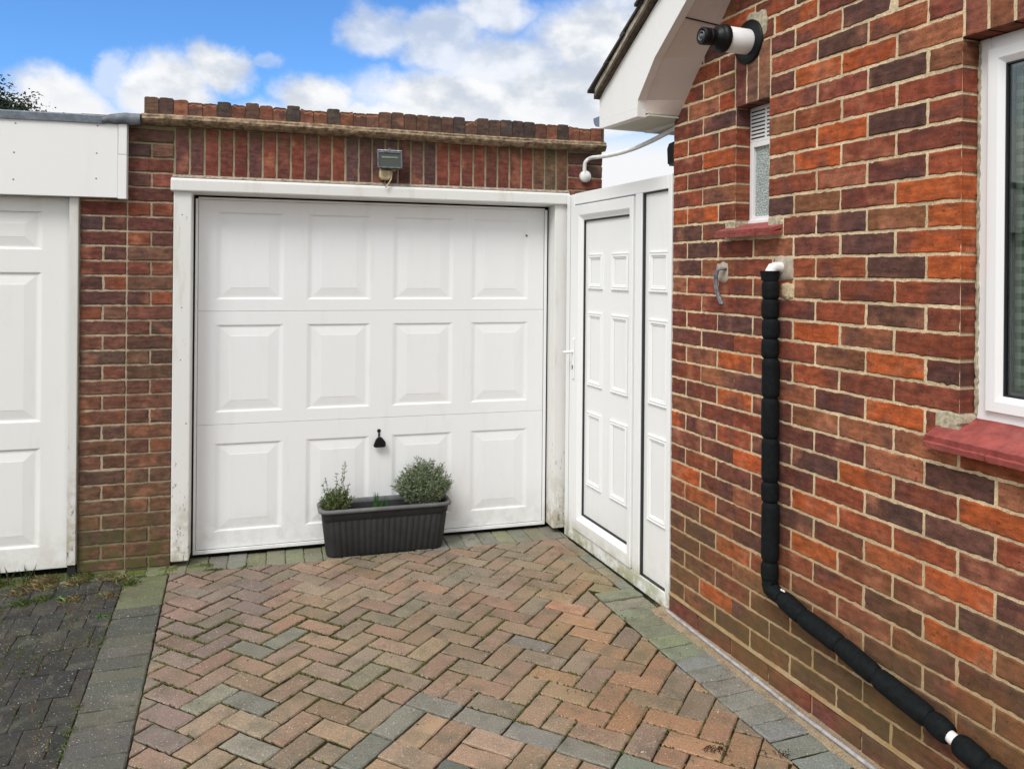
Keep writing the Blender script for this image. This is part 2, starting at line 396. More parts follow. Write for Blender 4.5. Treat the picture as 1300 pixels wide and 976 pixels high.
m_, n, b = mat('obscured_glass', (.33, .39, .38), .25, .6); co = objco(n)
vv = n.node('ShaderNodeTexVoronoi'); n.l.new(co, vv.inputs['Vector']); vv.inputs['Scale'].default_value = 150.
bump(n, b, vv.outputs[0], 1., .004); n.l.new(n.mix(n.ramp(vv.outputs[0], .2, .7), (.24, .30, .30), (.46, .52, .50)), b.inputs['Base Color']); OBSC = m_
m_, n, b = mat('green_reflection_curtain', rough=.9); co = objco(n)
sx = n.node('ShaderNodeSeparateXYZ'); n.l.new(co, sx.inputs[0])
def stripe(o, f): return n.ramp(n.math('SINE', n.math('MULTIPLY', o, f)), -.25, .25)
sA, sB = stripe(sx.outputs[0], 170.), stripe(sx.outputs[2], 170.)
c = n.mix(n.math('MULTIPLY', n.math('ADD', sA, sB), .5), (.70, .80, .70), (.02, .16, .02)); n.l.new(c, b.inputs['Base Color']); CURT = m_
m_, n, b = mat('lamp_glass', (.055, .065, .055), .45, .25); LAMPG = m_

# ------------------------------------------------------------------ ground
g = M(); g.add([(-2500,-2500,-.03),(2500,-2500,-.03),(2500,2500,-.03),(-2500,2500,-.03)], [(0,1,2,3)])
g.build('ground', TARMAC, kind='structure')
def area_ok(p): return len(p) >= 3 and area(p) > 2.5e-4
Wo = Vector((.751, 3.70)); wd = Vector((math.sin(R(21)), -math.cos(R(21)))); wn = Vector((-math.cos(R(21)), -math.sin(R(21))))
Go = Vector((-1.911, 4.17)); gd = Vector((math.cos(R(16.8)), math.sin(R(16.8)))); gn = Vector((gd.y, -gd.x))
def woff(p): return (Vector(p)-Wo).dot(wn)
def wal(p): return (Vector(p)-Wo).dot(wd)
def goff(p): return (Vector(p)-Go).dot(gn)
# band running from the garage pier towards the viewer
bd = Vector((.3298, -.9440)); bn = Vector((bd.y*-1, bd.x))      # bn points right (into the herringbone)
bR0 = Vector((-1.764, 4.090))                                   # right edge of band
bn = Vector((.9440, .3298))
def jt(c, k=.12):
    g_ = 1+random.gauss(0, k)
    return tuple(max(.004, x*g_*(1+random.gauss(0, .03))) for x in c)
def flat(u, v, w_): return (u, v, w_)
gm = M()
# joint bed under all blocks
gm.add([(-9,-8,-.007),(3,-8,-.007),(3,6,-.007),(-9,6,-.007)], [(0,1,2,3)], 1)
PV_RED = [(.262,.182,.128),(.274,.182,.128),(.250,.180,.130),(.236,.182,.134),(.256,.186,.132),(.222,.178,.132)]
PV_GRN = [(.205,.195,.155),(.190,.185,.150)]
PV_ORG = [(.320,.190,.118),(.295,.185,.115),(.280,.195,.120)]
PV_CHD = [(.165,.160,.135),(.150,.152,.132),(.175,.168,.142)]
PV_CH = [(.128,.132,.116),(.138,.140,.120),(.118,.122,.108)]
th = R(-27.0); A = Vector((math.cos(th), math.sin(th))); B = Vector((-A.y, A.x)); O = Vector((-.336, 2.979)); U = .1003
def lat(a, b_): q = O+A*(a*U)+B*(b_*U); return (q.x, q.y)
def inset(p, e):
    cx_ = sum(q[0] for q in p)/len(p); cy_ = sum(q[1] for q in p)/len(p)
    n_ = len(p); out = p
    for i in range(n_):
        a, b_ = p[i], p[(i+1) % n_]; L = math.hypot(b_[0]-a[0], b_[1]-a[1])
        if L < 1e-5: continue
        nx, ny = -(b_[1]-a[1])/L, (b_[0]-a[0])/L
        out = clip(out, a[0]+nx*e, a[1]+ny*e, nx, ny)
        if len(out) < 3: return []
    return out
def herr_clip(p):
    p = clip(p, bR0.x, bR0.y, bn.x, bn.y)
    q0 = Go+gn*.113; p = clip(p, q0.x, q0.y, gn.x, gn.y) if p else p
    if not p: return p
    cx_ = sum(q[0] for q in p)/len(p); cy_ = sum(q[1] for q in p)/len(p)
    e = .240 if wal((cx_, cy_)) > -.30 else .082
    q1 = Wo+wn*e
    return clip(p, q1.x, q1.y, wn.x, wn.y)
def paver(p, pal, kmul=1., clipf=None, e=.0035, ch=.0045):
    if clipf: p = clipf(p)
    if not area_ok(p): return
    if e == .0035:
        m0 = p[0]; e = .0026+.0024*max(0., min(1., .5+1.6*mnoise.noise(Vector((m0[0]*1.6+2, m0[1]*1.6, 0)))))+(.0008 if m0[0] < -.2 else 0)
    p = inset(p, e)
    if not area_ok(p): return
    c = jt(random.choice(pal), .05)
    k = kmul*1.10*random.uniform(.91, 1.07); c = tuple(x*k for x in c)
    gm.slab(p, flat, random.gauss(0, .0016), .02, ch*random.uniform(.8, 1.2), .0019, (*c, random.random()), 0, .022, .005)
def inside_border(i, j): return i >= 0 and j <= -1+0      # region of the diamond feature
for i in range(-45, 60):
    for j in range(-60, 45):
        ph = (i+j) % 4
        if ph == 2: cells = [(i, j), (i+1, j)]
        elif ph == 0: cells = [(i, j), (i, j+1)]
        else: continue
        p0, p1 = cells[0], cells[1]
        x0, y0, x1, y1 = p0[0], p0[1], p1[0]+1, p1[1]+1
        rect = [lat(x0, y0), lat(x1, y0), lat(x1, y1), lat(x0, y1)]
        mx = O+A*((x0+x1)/2*U)+B*((y0+y1)/2*U)
        if mx.y < .3 or mx.y > 5 or mx.x < -2.2 or mx.x > 2.6: continue
        # diamond feature region a>=0,b<=0 : herringbone blocks are cut against it
        if x0 >= 0 and y1 <= 0: continue
        if x1 > 0 and y0 < 0:
            if x0 < 0: rect = [lat(x0, y0), lat(min(x1, 0), y0), lat(min(x1, 0), y1), lat(x0, y1)]
            else: rect = [lat(x0, max(y0, 0)), lat(x1, max(y0, 0)), lat(x1, y1), lat(x0, y1)]
        pal = PV_RED
        r_ = random.random()
        if r_ < .055: pal = PV_GRN
        if mx.x > .15 and random.random() < .55: pal = PV_ORG
        if mx.x > .3 and mx.y > 3.0 and random.random() < .2: pal = [(.21,.205,.115),(.24,.19,.11)]
        if mx.x < -1.1: pal = [(.235,.160,.130),(.215,.160,.132),(.195,.155,.130)]
        paver(rect, pal, 1., herr_clip)
# diamond feature: one charcoal block all round, basket weave inside
for k in range(0, 40, 2):
    paver([lat(k, -1), lat(k+2, -1), lat(k+2, 0), lat(k, 0)], PV_CHD, 1.2, herr_clip)
    paver([lat(0, -3-k), lat(1, -3-k), lat(1, -1-k), lat(0, -1-k)], PV_CHD, 1.2, herr_clip)
for p_ in range(18):
    for q_ in range(18):
        x0, y1 = 1+2*p_, -1-2*q_
        if (p_+q_) % 2 == 0: rs = [(x0, y1-2, x0+1, y1), (x0+1, y1-2, x0+2, y1)]
        else: rs = [(x0, y1-1, x0+2, y1), (x0, y1-2, x0+2, y1-1)]
        for (a0, b0, a1, b1) in rs:
            mx = O+A*(a0*U)+B*(b0*U)
            if mx.y < .3: continue
            pal = PV_CH if (p_ == 1 and q_ == 1 and b1 == y1) or (p_ == q_ == 2) else [(.320,.220,.145),(.305,.215,.150),(.290,.205,.145)]
            paver([lat(a0, b0), lat(a1, b0), lat(a1, b1), lat(a0, b1)], pal, 1., herr_clip)
# charcoal band at the left
for k in range(0, 40):
    a0 = bR0+bd*(k*.1003-.02); a1 = a0+bd*.1003
    p = [tuple(a0-bn*.203), tuple(a1-bn*.203), tuple(a1), tuple(a0)]
    gq = Go+gn*.04; p = clip(p, gq.x, gq.y, gn.x, gn.y)
    grn = k < 4
    paver(p, [(.135,.145,.085),(.13,.145,.08)] if grn else PV_CH, 1.0 if grn else .72, None, .0018)
# apron in front of the garage door
for k in range(-3, 26):
    a0 = Go+gd*(k*.1003-.10); a1 = a0+gd*.1003
    p = [tuple(a0+gn*.113), tuple(a1+gn*.113), tuple(a1-gn*.11), tuple(a0-gn*.11)]
    q1 = Wo+wn*.0; p = clip(p, q1.x, q1.y, wn.x, wn.y)
    gr = k < 4 or random.random() < .3
    paver(p, [(.175,.180,.115),(.185,.185,.13)] if gr else [(.185,.190,.155),(.195,.195,.165)], 1.05, None, .0012)
# band along the gate and the house wall
q0 = Go+gn*.113
for k in range(-12, 42):
    s0 = k*.1003; s1 = s0+.1003; wide = s0 > -.32
    o0, o1 = (.062, .240) if wide else (.012, .082)
    if wide and s0 < .06: o0 = .02
    f = lambda s_, o_: tuple(Wo+wd*s_+wn*o_)
    p = [f(s0, o1), f(s1, o1), f(s1, o0), f(s0, o0)]
    if area(p) < 0: p = p[::-1]
    p = clip(p, q0.x, q0.y, gn.x, gn.y)
    pal = [(.190,.200,.140),(.20,.205,.15)] if wide and s0 < .35 else [(.190,.195,.180),(.205,.208,.195)] if wide else [(.22,.185,.14),(.18,.185,.15)]
    paver(p, pal, 1.1, None, .0022)
# old dark paving in front of the neighbouring garage (long courses parallel to the band)
OLD = [(.044,.044,.043),(.049,.048,.046),(.041,.041,.041),(.052,.050,.047)]
for r_ in range(-2, 26):
    for k in range(0, 34):
        s0 = r_*.2006-.06; oo = .204+k*.1003-((r_ % 2)*.05)
        a = bR0+bd*s0
        e0 = max(oo, .204)
        p = [tuple(a-bn*(oo+.1003)), tuple(a+bd*.2006-bn*(oo+.1003)), tuple(a+bd*.2006-bn*e0), tuple(a-bn*e0)]
        gq = Go+gn*.10; p = clip(p, gq.x, gq.y, gn.x, gn.y)
        paver(p, OLD, .84, None, .0009, .0022)
# mossy sill strip in front of the neighbouring door
for k in range(0, 22):
    a0 = Go+gd*(-.14-k*.2); a1 = a0-gd*.2
    p = [tuple(a1+gn*.10), tuple(a0+gn*.10), tuple(a0-gn*.06), tuple(a1-gn*.06)]
    paver(p, [(.085,.095,.045),(.07,.075,.045)], 1., None, .002)
gm.build('driveway', [PAVER, JOINT], kind='structure')

# sand gap beside the house wall, and its loose grains
sg = M()
N_ = 70
pts = []
for i in range(N_+1):
    s_ = -.05+i*4.3/N_
    e = .064+.016*mnoise.noise(Vector((s_*6, 0, 3)))+.008*mnoise.noise(Vector((s_*31, 0, 3)))
    pts.append((s_, e))
vs = []; 
for s_, e in pts:
    a = Wo+wd*s_+wn*.0; m_2 = Wo+wd*s_+wn*.035; b_ = Wo+wd*s_+wn*e; c_ = Wo+wd*s_+wn*(e+.012)
    vs += [(a.x, a.y, .012), (m_2.x, m_2.y, .004), (b_.x, b_.y, .0035), (c_.x, c_.y, -.004)]
sg.add(vs, [(4*i+k, 4*i+4+k, 4*i+5+k, 4*i+1+k) for i in range(N_) for k in range(3)], 0, sm=True)
sg.build('path', SAND, kind='structure')
gr = M()
for i in range(5200):
    s_ = random.uniform(-.1, 2.2); o_ = abs(random.gauss(.045, .05)); 
    if mnoise.noise(Vector((s_*5, o_*20, 1))) < -.1 and random.random() < .8: continue
    p = Wo+wd*s_+wn*o_; r_ = random.uniform(.0008, .0022); z_ = .0035 if o_ > .07 else .005
    q = [(p.x+r_, p.y, z_), (p.x-r_*.6, p.y+r_, z_), (p.x-r_*.6, p.y-r_, z_), (p.x, p.y, z_+r_*1.2)]
    cc = random.choice([(.42,.30,.18),(.35,.25,.15),(.5,.42,.32),(.2,.15,.1)])
    gr.add(q, [(0,1,3),(1,2,3),(2,0,3)], 0, (*cc, 0))
gr.build('loose_sand', LEAF, kind='stuff', label='sandy grit scattered beside the foot of the brick house wall', cat='sand')

# ------------------------------------------------------------------ brickwork helper
HB = [((.34,.086,.034),.45),((.285,.075,.034),1.4),((.245,.064,.034),2.2),((.195,.055,.034),2.1),((.150,.050,.036),1.2),((.115,.050,.042),.45),((.235,.092,.048),1.2),((.29,.105,.055),.9),((.42,.098,.028),.25)]
def pick(pal):
    t = random.uniform(0, sum(w_ for _, w_ in pal))
    for c_, w_ in pal:
        t -= w_
        if t <= 0: return c_
    return pal[0][0]
def course(m, T, s0, s1, joints, z0, z1, holes, pal, mul=(1, 1, 1), jw=.0105, edges=(), planes=(), dep=.02, tweak=None, jit=.0019):
    """one course of bricks between s0 and s1, cut round holes (a,b,zlo,zhi); deep bricks at the edges listed"""
    segs = [(s0, s1)]
    for (a, b_, zl, zh) in holes:
        if z1 > zl+.01 and z0 < zh-.01:
            ns = []
            for (p, q) in segs:
                if b_ <= p or a >= q: ns.append((p, q)); continue
                if a > p: ns.append((p, a))
                if b_ < q: ns.append((b_, q))
            segs = ns
    js = sorted(joints)
    for (p, q) in segs:
        cuts = [p]+[j for j in js if p+.03 < j < q-.03]+[q]
        for a, b_ in zip(cuts, cuts[1:]):
            ea = any(abs(a-e) < 1e-4 for e in edges); eb = any(abs(b_-e) < 1e-4 for e in edges)
            a1 = a if ea else a+jw/2; b1 = b_ if eb else b_-jw/2
            poly = [(a1, z0+jw/2), (b1, z0+jw/2), (b1, z1-jw/2), (a1, z1-jw/2)]
            for pl in planes: poly = clip(poly, *pl)
            if len(poly) < 3 or area(poly) < 3e-4: continue
            c_ = jt(pick(pal), .08); k = random.uniform(.88, 1.12)
            c_ = tuple(x*k*y for x, y in zip(c_, mul))
            if tweak: c_ = tweak(a, z0, c_, b_)
            m.slab(poly, T, random.gauss(0, .0008), .10 if (ea or eb) else dep, .0032, jit, (*c_, random.random()), 0, .014, .004)
def faceT(u, v, w_): return (u, -w_, v)

# ------------------------------------------------------------------ HOUSE
PIT = .0777; HZ = .091; K = .1165
GL = (.038, 2.31, -1.06, 1.)                    # gable line: z <= 2.31+1.06(s-.038)  (point and inward normal below)
gpl = (.03, 2.32, 1.06, -1.); gp2 = (.183, 2.715, .64, -1.)
house = thing('house', 'red brick house with white gable eaves standing on the right', 'house', 'W', (0, 0, 0))
hm = M()
holes = [(.466, .674, 1.80, 2.268), (.458, .678, 2.268, 2.501), (.40, .755, 1.723, 1.80), (1.516, 2.916, 1.179, 2.268), (1.516, 2.916, 2.268, 2.501), (1.44, 2.99, 1.101, 1.179)]
def htw(a, z0, c_, b_=0):
    for (ks, kz) in KEY_O:
        if a < ks < b_ and z0 < kz < z0+.0777: return jt((.41, .095, .029), .08)
    for (ks, kz) in KEY_P:
        if a < ks < b_ and z0 < kz < z0+.0777: return jt((.115, .052, .040), .1)
    if z0 < .75:
        k = (1-z0/.75)*.55; return tuple(x*(1-k)+y*k for x, y in zip(c_, (.165, .085, .045)))
    return c_
KEY_O = [(1.282, 1.139), (0.472, 1.061), (0.557, 0.821), (1.163, 0.897), (0.923, 0.746), (1.612, 0.889), (1.508, 0.668), (1.497, 0.501), (0.114, 0.666), (0.343, 0.216), (0.059, 0.899), (1.417, 1.676), (1.387, 1.837), (1.473, 1.767), (0.947, 2.296), (0.349, 2.054), (0.232, 1.808), (0.801, 2.544), (1.004, 1.996), (0.48, 1.208), (0.498, 1.081), (0.938, 1.4), (0.051, 1.818), (0.165, 1.854), (1.44, 1.569), (1.171, 1.307)]
KEY_P = [(1.27, 0.831), (1.506, 0.83), (1.668, 0.61), (1.283, 1.607), (1.187, 1.69), (1.025, 2.381), (0.979, 0.909), (0.091, 1.751), (1.17, 1.462), (1.588, 0.953), (1.273, 2.23), (1.195, 2.094), (1.35, 2.066)]      # bright orange and purple bricks, by their place on the wall
nrow = 59
for i in range(nrow):
    z0 = HZ+PIT*i; js = [K*k for k in range(0, 40) if (k % 2 == 0) == (i % 2 == 1)]
    mul = (1, 1, 1) if z0 > .6 else (.95, 1.0, 1.0)
    course(hm, faceT, 0., 3.60, js, z0, z0+PIT, holes, HB, mul, .0098, (0., .466, .674, 1.516, 2.916), [gpl, gp2], tweak=htw)
js = [K*k for k in range(0, 40, 2)]
course(hm, lambda u, v, w_: (u, -w_-.004, v), 0., 3.6, js, .0, .082, [], [((.20,.055,.045),1),((.15,.055,.045),1),((.24,.065,.04),.6)], (1, 1, 1), .008, (0.,))
# soldier lintels
def soldiers(m, T, a, b_, n_, z0, z1, pal, jw=.009, tw=None, dep=.1):
    p = (b_-a)/n_
    for k in range(n_):
        x0, x1 = a+k*p, a+(k+1)*p
        c_ = jt(pick(pal), .1)
        if tw: c_ = tw(x0, c_)
        m.slab([(x0+jw/2, z0), (x1-jw/2, z0), (x1-jw/2, z1-jw/2), (x0+jw/2, z1-jw/2)], T, random.gauss(0, .0008), dep, .003, .0014, (*c_, random.random()), 0, .02, .001)
SOLP = [((.17,.060,.045),1),((.21,.075,.05),1),((.26,.12,.07),.8)]
soldiers(hm, faceT, .459, .678, 3, 2.268, 2.501, SOLP)
soldiers(hm, faceT, 1.52, 2.915, 18, 2.268, 2.501, [((.26,.10,.05),1),((.33,.15,.10),.6),((.2,.07,.045),1)])
# mortar bed
def mbed(m, rects, y, planes=(), mi=1):
    for (a, b_, z0, z1) in rects:
        p = [(a, z0), (b_, z0), (b_, z1), (a, z1)]
        for pl in planes: p = clip(p, *pl)
        if len(p) >= 3: m.add([(q[0], y, q[1]) for q in p], [list(range(len(p)))], mi)
mbed(hm, [(0,.466,0,4.8),(.466,.674,0,1.745),(.466,.674,2.272,4.8),(.674,1.516,0,4.8),(1.516,2.916,0,1.10),(1.516,2.916,2.272,4.8),(2.916,3.6,0,4.8)], .0035, [gpl, gp2])
for x_, x2 in ((.466, .462), (.674, .678), (1.516, 1.512), (2.916, 2.920)):
    lo, hi = (1.80, 2.268) if x_ < 1 else (1.179, 2.268)
    hm.add([(x2, .0035, lo), (x2, .11, lo), (x2, .11, hi), (x2, .0035, hi)], [(0, 1, 2, 3)], 1)
hm.box(.0, 3.6, -.0065, .01, .083, .0895, 1)      # damp course ledge
hm.box(.0, 3.6, -.004, .012, .0805, .083, 2)
hm.box(.003, .1, .003, .02, 0, 2.28, 1)
hwall = hm.build('wall', [BRICK_H, MORT_H, DARK], house)
# rest of the house body: far return wall and back
rm = M()
def retT(u, v, w_): return (-w_+.0, u, v)
for i in range(28):
    z0 = HZ+PIT*i; js = [K*k for k in range(0, 60) if (k % 2 == 0) == (i % 2 == 0)]
    course(rm, lambda u, v, w_: (-w_, 5.0-u, v), 0., 4.96, js, z0, z0+PIT, [], HB, (1, 1, 1), .0112)
rm.add([(.0035, .1, 0), (.0035, 5, 0), (.0035, 5, 2.32), (.0035, .1, 2.32)], [(3, 2, 1, 0)], 1)
rm.build('side_wall', [BRICK_H, MORT_H], house)
bk = M()
bk.box(.02, .30, .60, .62, 0, 2.2); bk.box(.02, 3.6, 5.0, 5.05, 0, 2.3); bk.box(3.55, 3.6, .05, 5, 0, 4.6)
bk.box(.03, 3.55, .62, .64, 0, 2.30); bk.box(.03, 3.55, .05, .62, 2.28, 2.30); bk.box(.3, 3.5, .05, .62, .6, .62)
bk.build('inner_wall', ROOM, house)

# gable overhang: bargeboard, boxed eaves, soffit, verge, roof, fascia, gutter
BO = .20                                          # the bargeboard stands this far out of the wall
pit_ = .64
bb = M()
topl = lambda s_: 2.472+.60*(s_+.348)
lowl = lambda s_: 2.529+.70*(s_-.154)
sE = 3.6
poly = [(-.345, 2.302), (.091, 2.297), (.088, 2.340), (.000, 2.345)]
face = [(-.345, 2.302), (.091, 2.297), (.088, 2.338), (.010, 2.372), (.154, 2.529), (.403, 2.706), (sE, lowl(.403)+.66*(sE-.403)), (sE, topl(.183)+.66*(sE-.183)), (.183, 2.776), (-.348, 2.472)]
def pz(p, y0, y1, mi=0, m=None): m.prism(p, y0, y1, 'y', mi)
zE = lambda s_, k0, z0: z0+.66*(s_-k0)
BT = .040
bb2 = M()
pz([(-.346, 2.3425), (.0085, 2.3365), (.0105, 2.372), (.154, 2.529), (.183, 2.776), (-.348, 2.472)], -BO, -BO+BT, 0, bb2)
pz([(.154, 2.529), (.403, 2.706), (sE, zE(sE, .403, 2.706)), (sE, zE(sE, .183, 2.776)), (.183, 2.776)], -BO, -BO+BT, 0, bb2)
barge = bb2.build('bargeboard', BARGE, house, bevel=.0015)
bb3 = M(); bb3.prism([(-.345, 2.3005), (.0115, 2.2955), (.0115, 2.3350), (-.345, 2.3410)], -BO-.003, -BO+BT+.002, 'y')
bb3.build('eaves_trim', BARGE, house, bevel=.0015)
bs = M()
bs.prism([(-.345, 2.304), (.0113, 2.299), (.040, 2.2985), (.040, 2.306), (-.345, 2.311)], -BO+BT+.002, .05, 'y')
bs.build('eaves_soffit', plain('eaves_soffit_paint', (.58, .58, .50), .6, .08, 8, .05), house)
bs2 = M(); bs2.box(-.345, -.001, .045, 4.9, 2.2965, 2.3065); bs2.build('eaves_batten', BARGE, house)
# sloping soffit, ruled between the lower edge of the bargeboard and the wall
sf = M()
KN = [((.0105, 2.312), (.040, 2.3075)), ((.0105, 2.372), (.096, 2.370)), ((.154, 2.529), (.243, 2.529)), ((.403, 2.706), (.412, 2.706)), ((.9, 3.034), (.82, 3.13)), ((sE, zE(sE, .403, 2.706)), (sE, 4.9))]
vs = []; TT = []
for q in range(len(KN)-1):
    for k in range(6):
        t = k/6; TT.append(tuple(tuple(KN[q][e][c_]+(KN[q+1][e][c_]-KN[q][e][c_])*t for c_ in (0, 1)) for e in (0, 1)))
TT.append(KN[-1])
nW = 5
for (a, b_) in TT:
    for j in range(nW+1):
        u = j/nW; vs.append((a[0]+(b_[0]-a[0])*u, -BO+BT-.001+(BO-BT+.005)*u, a[1]+.0025+(b_[1]-a[1])*u))
st_ = nW+1
sf.add(vs, [(k*st_+j, (k+1)*st_+j, (k+1)*st_+j+1, k*st_+j+1) for k in range(len(TT)-1) for j in range(nW)], sm=False)
sf.add([(x, y, z+.015) for x, y, z in vs], [(k*st_+j+1, (k+1)*st_+j+1, (k+1)*st_+j, k*st_+j) for k in range(len(TT)-1) for j in range(nW)])
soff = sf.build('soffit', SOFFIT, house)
sj = M(); sj.tube([(.335, -BO+BT, 2.6575), (.348, .0, 2.6395)], .003, 6); sj.build('soffit_joint', DARK, soff)
# verge layers
vg = M()
tl0 = (-.352, 2.470)
def vline(s_, up): return 2.472+.60*(s_+.348)+up if s_ < .183 else 2.776+.66*(s_-.183)+up
def strip(m, s0, s1, u0, u1, y0, y1, mi=0, jig=.004, n_=60):
    P0 = []; P1 = []
    for k in range(n_+1):
        s_ = s0+(s1-s0)*k/n_; j = jig*mnoise.noise(Vector((s_*14, u0*90, 2)))+jig*.6*mnoise.noise(Vector((s_*55, u0*90, 5)))
        P0.append((s_, vline(s_, u0)+j)); P1.append((s_, vline(s_, u1)+j))
    v_ = []
    for (a, b_) in zip(P0, P1): v_ += [(a[0], y0+jig*mnoise.noise(Vector((a[0]*40, 1, u0))), a[1]), (b_[0], y0, b_[1]), (b_[0], y1, b_[1]), (a[0], y1, a[1])]
    n4 = len(P0)
    fs = []
    for k in range(n4-1):
        for q in range(4): fs.append((4*k+q, 4*k+(q+1) % 4, 4*k+4+(q+1) % 4, 4*k+4+q))
    fs += [(0, 3, 2, 1), (4*n4-4, 4*n4-3, 4*n4-2, 4*n4-1)]
    m.add(v_, fs, mi)
strip(vg, -.375, 3.6, -.004, .016, -BO-.030, 0., 0)
strip(vg, -.372, 3.6, .016, .050, -BO-.026, 0., 1, .009)
vg.build('verge', [UNDERC, VERGEM], house)
rf = M()
for k in range(30):                               # tile courses; each laps over the one below
    s0 = -.42+k*.16; s1 = s0+.20
    if s1 > 3.7: break
    u = .050
    z0a, z1a = vline(max(s0, -.42), u)+.010, vline(s1, u)-.004
    dx = random.uniform(-.008, .008)
    for c0 in range(22):
        y0 = -BO-.045+dx*(c0 == 0)+c0*.24; y1 = y0+.236
        rf.add([(s0, y0, z0a), (s1, y0, z1a), (s1, y0, z1a+.013), (s0, y0, z0a+.013), (s0, y1, z0a), (s1, y1, z1a), (s1, y1, z1a+.013), (s0, y1, z0a+.013)],
               [(0,1,2,3),(7,6,5,4),(3,2,6,7),(0,4,5,1),(0,3,7,4),(1,5,6,2)])
rf.add([(-.38, -BO, vline(-.38, .045)), (3.6, -BO, vline(3.6, .045)), (3.6, 5, vline(3.6, .045)), (-.38, 5, vline(-.38, .045))], [(0, 1, 2, 3)])
rf.build('roof', SLATE, house)
fa = M(); fa.box(-.372, -.350, -BO+.002, 5., 2.305, 2.465); fa.build('fascia', BARGE, house)
gu = M()
prof = [(-.050*math.cos(a)-.050, -.050*math.sin(a)) for a in [math.pi*k/10 for k in range(11)]]
y0, y1 = -BO+.02, 5.
vs = []
for (dx, dz) in prof: vs += [(-.376+dx, y0, 2.375+dz), (-.376+dx, y1, 2.375+dz)]
gu.add(vs, [(2*k, 2*k+1, 2*k+3, 2*k+2) for k in range(10)], sm=True)
gu.add([(-.376+dx, y0, 2.375+dz) for dx, dz in prof], [list(range(11))])
gu.build('gutter', GUTT, house)

# small obscured window with vent
w1 = M()
def frame_rect(m, x0, x1, z0, z1, t, y0, y1, mi=0):
    m.box(x0, x0+t, y0, y1, z0, z1, mi); m.box(x1-t, x1, y0, y1, z0, z1, mi)
    m.box(x0+t, x1-t, y0+.0005, y1, z0, z0+t, mi); m.box(x0+t, x1-t, y0+.0005, y1, z1-t, z1, mi)
frame_rect(w1, .4665, .6735, 1.795, 2.125, .022, .072, .11)
w1.box(.4665, .6735, .066, .11, 1.788, 1.803)
sw = w1.build('window', UPVC_C, house, bevel=.002)
sw['label'] = 'narrow window with obscured glass and a louvred vent above'
M().box(.487, .653, .085, .09, 1.812, 2.107).build('pane', OBSC, sw)
v1 = M(); v1.box(.4665, .6735, .074, .11, 2.126, 2.268)
for cx0, cx1 in ((.474, .558), (.572, .665)):
    for k in range(8): v1.box(cx0, cx1, .0725, .075, 2.138+k*.0155, 2.1435+k*.0155, 1)
v1.build('vent', [UPVC_C, DARK], sw)
sl = M()
def tile_sill(m, x0, x1, zf, rise, yf, yb, th_, gap, off, tw_, seedk):
    """one layer of clay tiles with rough front edges"""
    x = x0; first = True
    while x < x1-.01:
        xe = min(x1, x+(tw_ if not first else off)); first = False
        nn_ = max(2, int((xe-x-gap)/.010)); T = []; Bm = []
        for k in range(nn_+1):
            xx = x+gap/2+(xe-x-gap)*k/nn_; e = .003*mnoise.noise(Vector((xx*60, seedk, 0)))+.002*mnoise.noise(Vector((xx*190, seedk, 0)))
            T.append((xx, yf+e, zf+.002*mnoise.noise(Vector((xx*25, seedk, 4))))); Bm.append((xx, yf+e*1.6+.004, zf-th_+.002*mnoise.noise(Vector((xx*60, seedk, 7)))))
        vs = []
        for t_, b_ in zip(T, Bm): vs += [t_, b_, (b_[0], yb, b_[2]+rise), (t_[0], yb, t_[2]+rise)]
        fs = []
        for k in range(nn_): fs += [(4*k+q, 4*k+(q+1) % 4, 4*k+4+(q+1) % 4, 4*k+4+q) for q in range(4)]
        fs += [(0, 3, 2, 1), (4*nn_, 4*nn_+1, 4*nn_+2, 4*nn_+3)]
        m.add(vs, [f[::-1] for f in fs]); x = xe
tile_sill(sl, .405, .757, 1.757, .036, -.052, .075, .013, .003, .17, .165, 1)
tile_sill(sl, .402, .757, 1.742, .012, -.056, .03, .013, .003, .10, .165, 2)
sl.build('sill', TILE, sw)
for (a, b_, zt, zb) in ((.405, .466, 1.800, 1.758), (.674, .752, 1.800, 1.760)):
    sm_ = M(); sm_.slab([(a, zb), (b_, zb), (b_, zt), (a, zt)], faceT, .002, .1, .004, .003, (1, 1, 1, 0), 0, .01); sm_.build('mortar_fillet', ROUGHM, house)

# large white window at the right edge
w2 = M(); fx0, fx1, fz0, fz1 = 1.5175, 2.9145, 1.158, 2.266
frame_rect(w2, fx0, fx1, fz0, fz1, .036, .068, .12)
w2.box(fx0, fx0+.0, .068, .12, fz0, fz1) if False else None
win = w2.build('window', UPVC_C, house, bevel=.002)
win['label'] = 'large white framed window with red tile sill'
s2 = M()
for (a, b_) in ((1.5545, 2.215), (2.217, 2.8775)):
    x0, x1, z0, z1 = a, b_, 1.196, 2.229; t = .047
    # chamfered sash profile mitred at the corners
    def ring(i, y): return [(x0+i, y, z0+i), (x1-i, y, z0+i), (x1-i, y, z1-i), (x0+i, y, z1-i)]
    rr = [ring(0, .075), ring(0, .055), ring(.030, .055), ring(.047, .068), ring(.047, .085)]
    vs = [p for q in rr for p in q]
    s2.add(vs, [(4*r_+k, 4*r_+(k+1) % 4, 4*r_+4+(k+1) % 4, 4*r_+4+k) for r_ in range(4) for k in range(4)])
s2.build('sash', UPVC_C, win, bevel=.0015)
s3 = M()
for (a, b_) in ((1.6015, 2.168), (2.264, 2.8305)):
    frame_rect(s3, a, b_, 1.243, 2.182, .004, .0665, .08, 0)
    frame_rect(s3, a+.004, b_-.004, 1.247, 2.178, .009, .078, .082, 1)
    frame_rect(s3, a+.013, b_-.013, 1.256, 2.169, .006, .079, .084, 0)
s3.build('gasket', [GASK, SPACER], win)
s4 = M()
for (a, b_) in ((1.602, 2.1675), (2.2645, 2.830)): s4.box(a, b_, .074, .077, 1.2435, 2.1815)
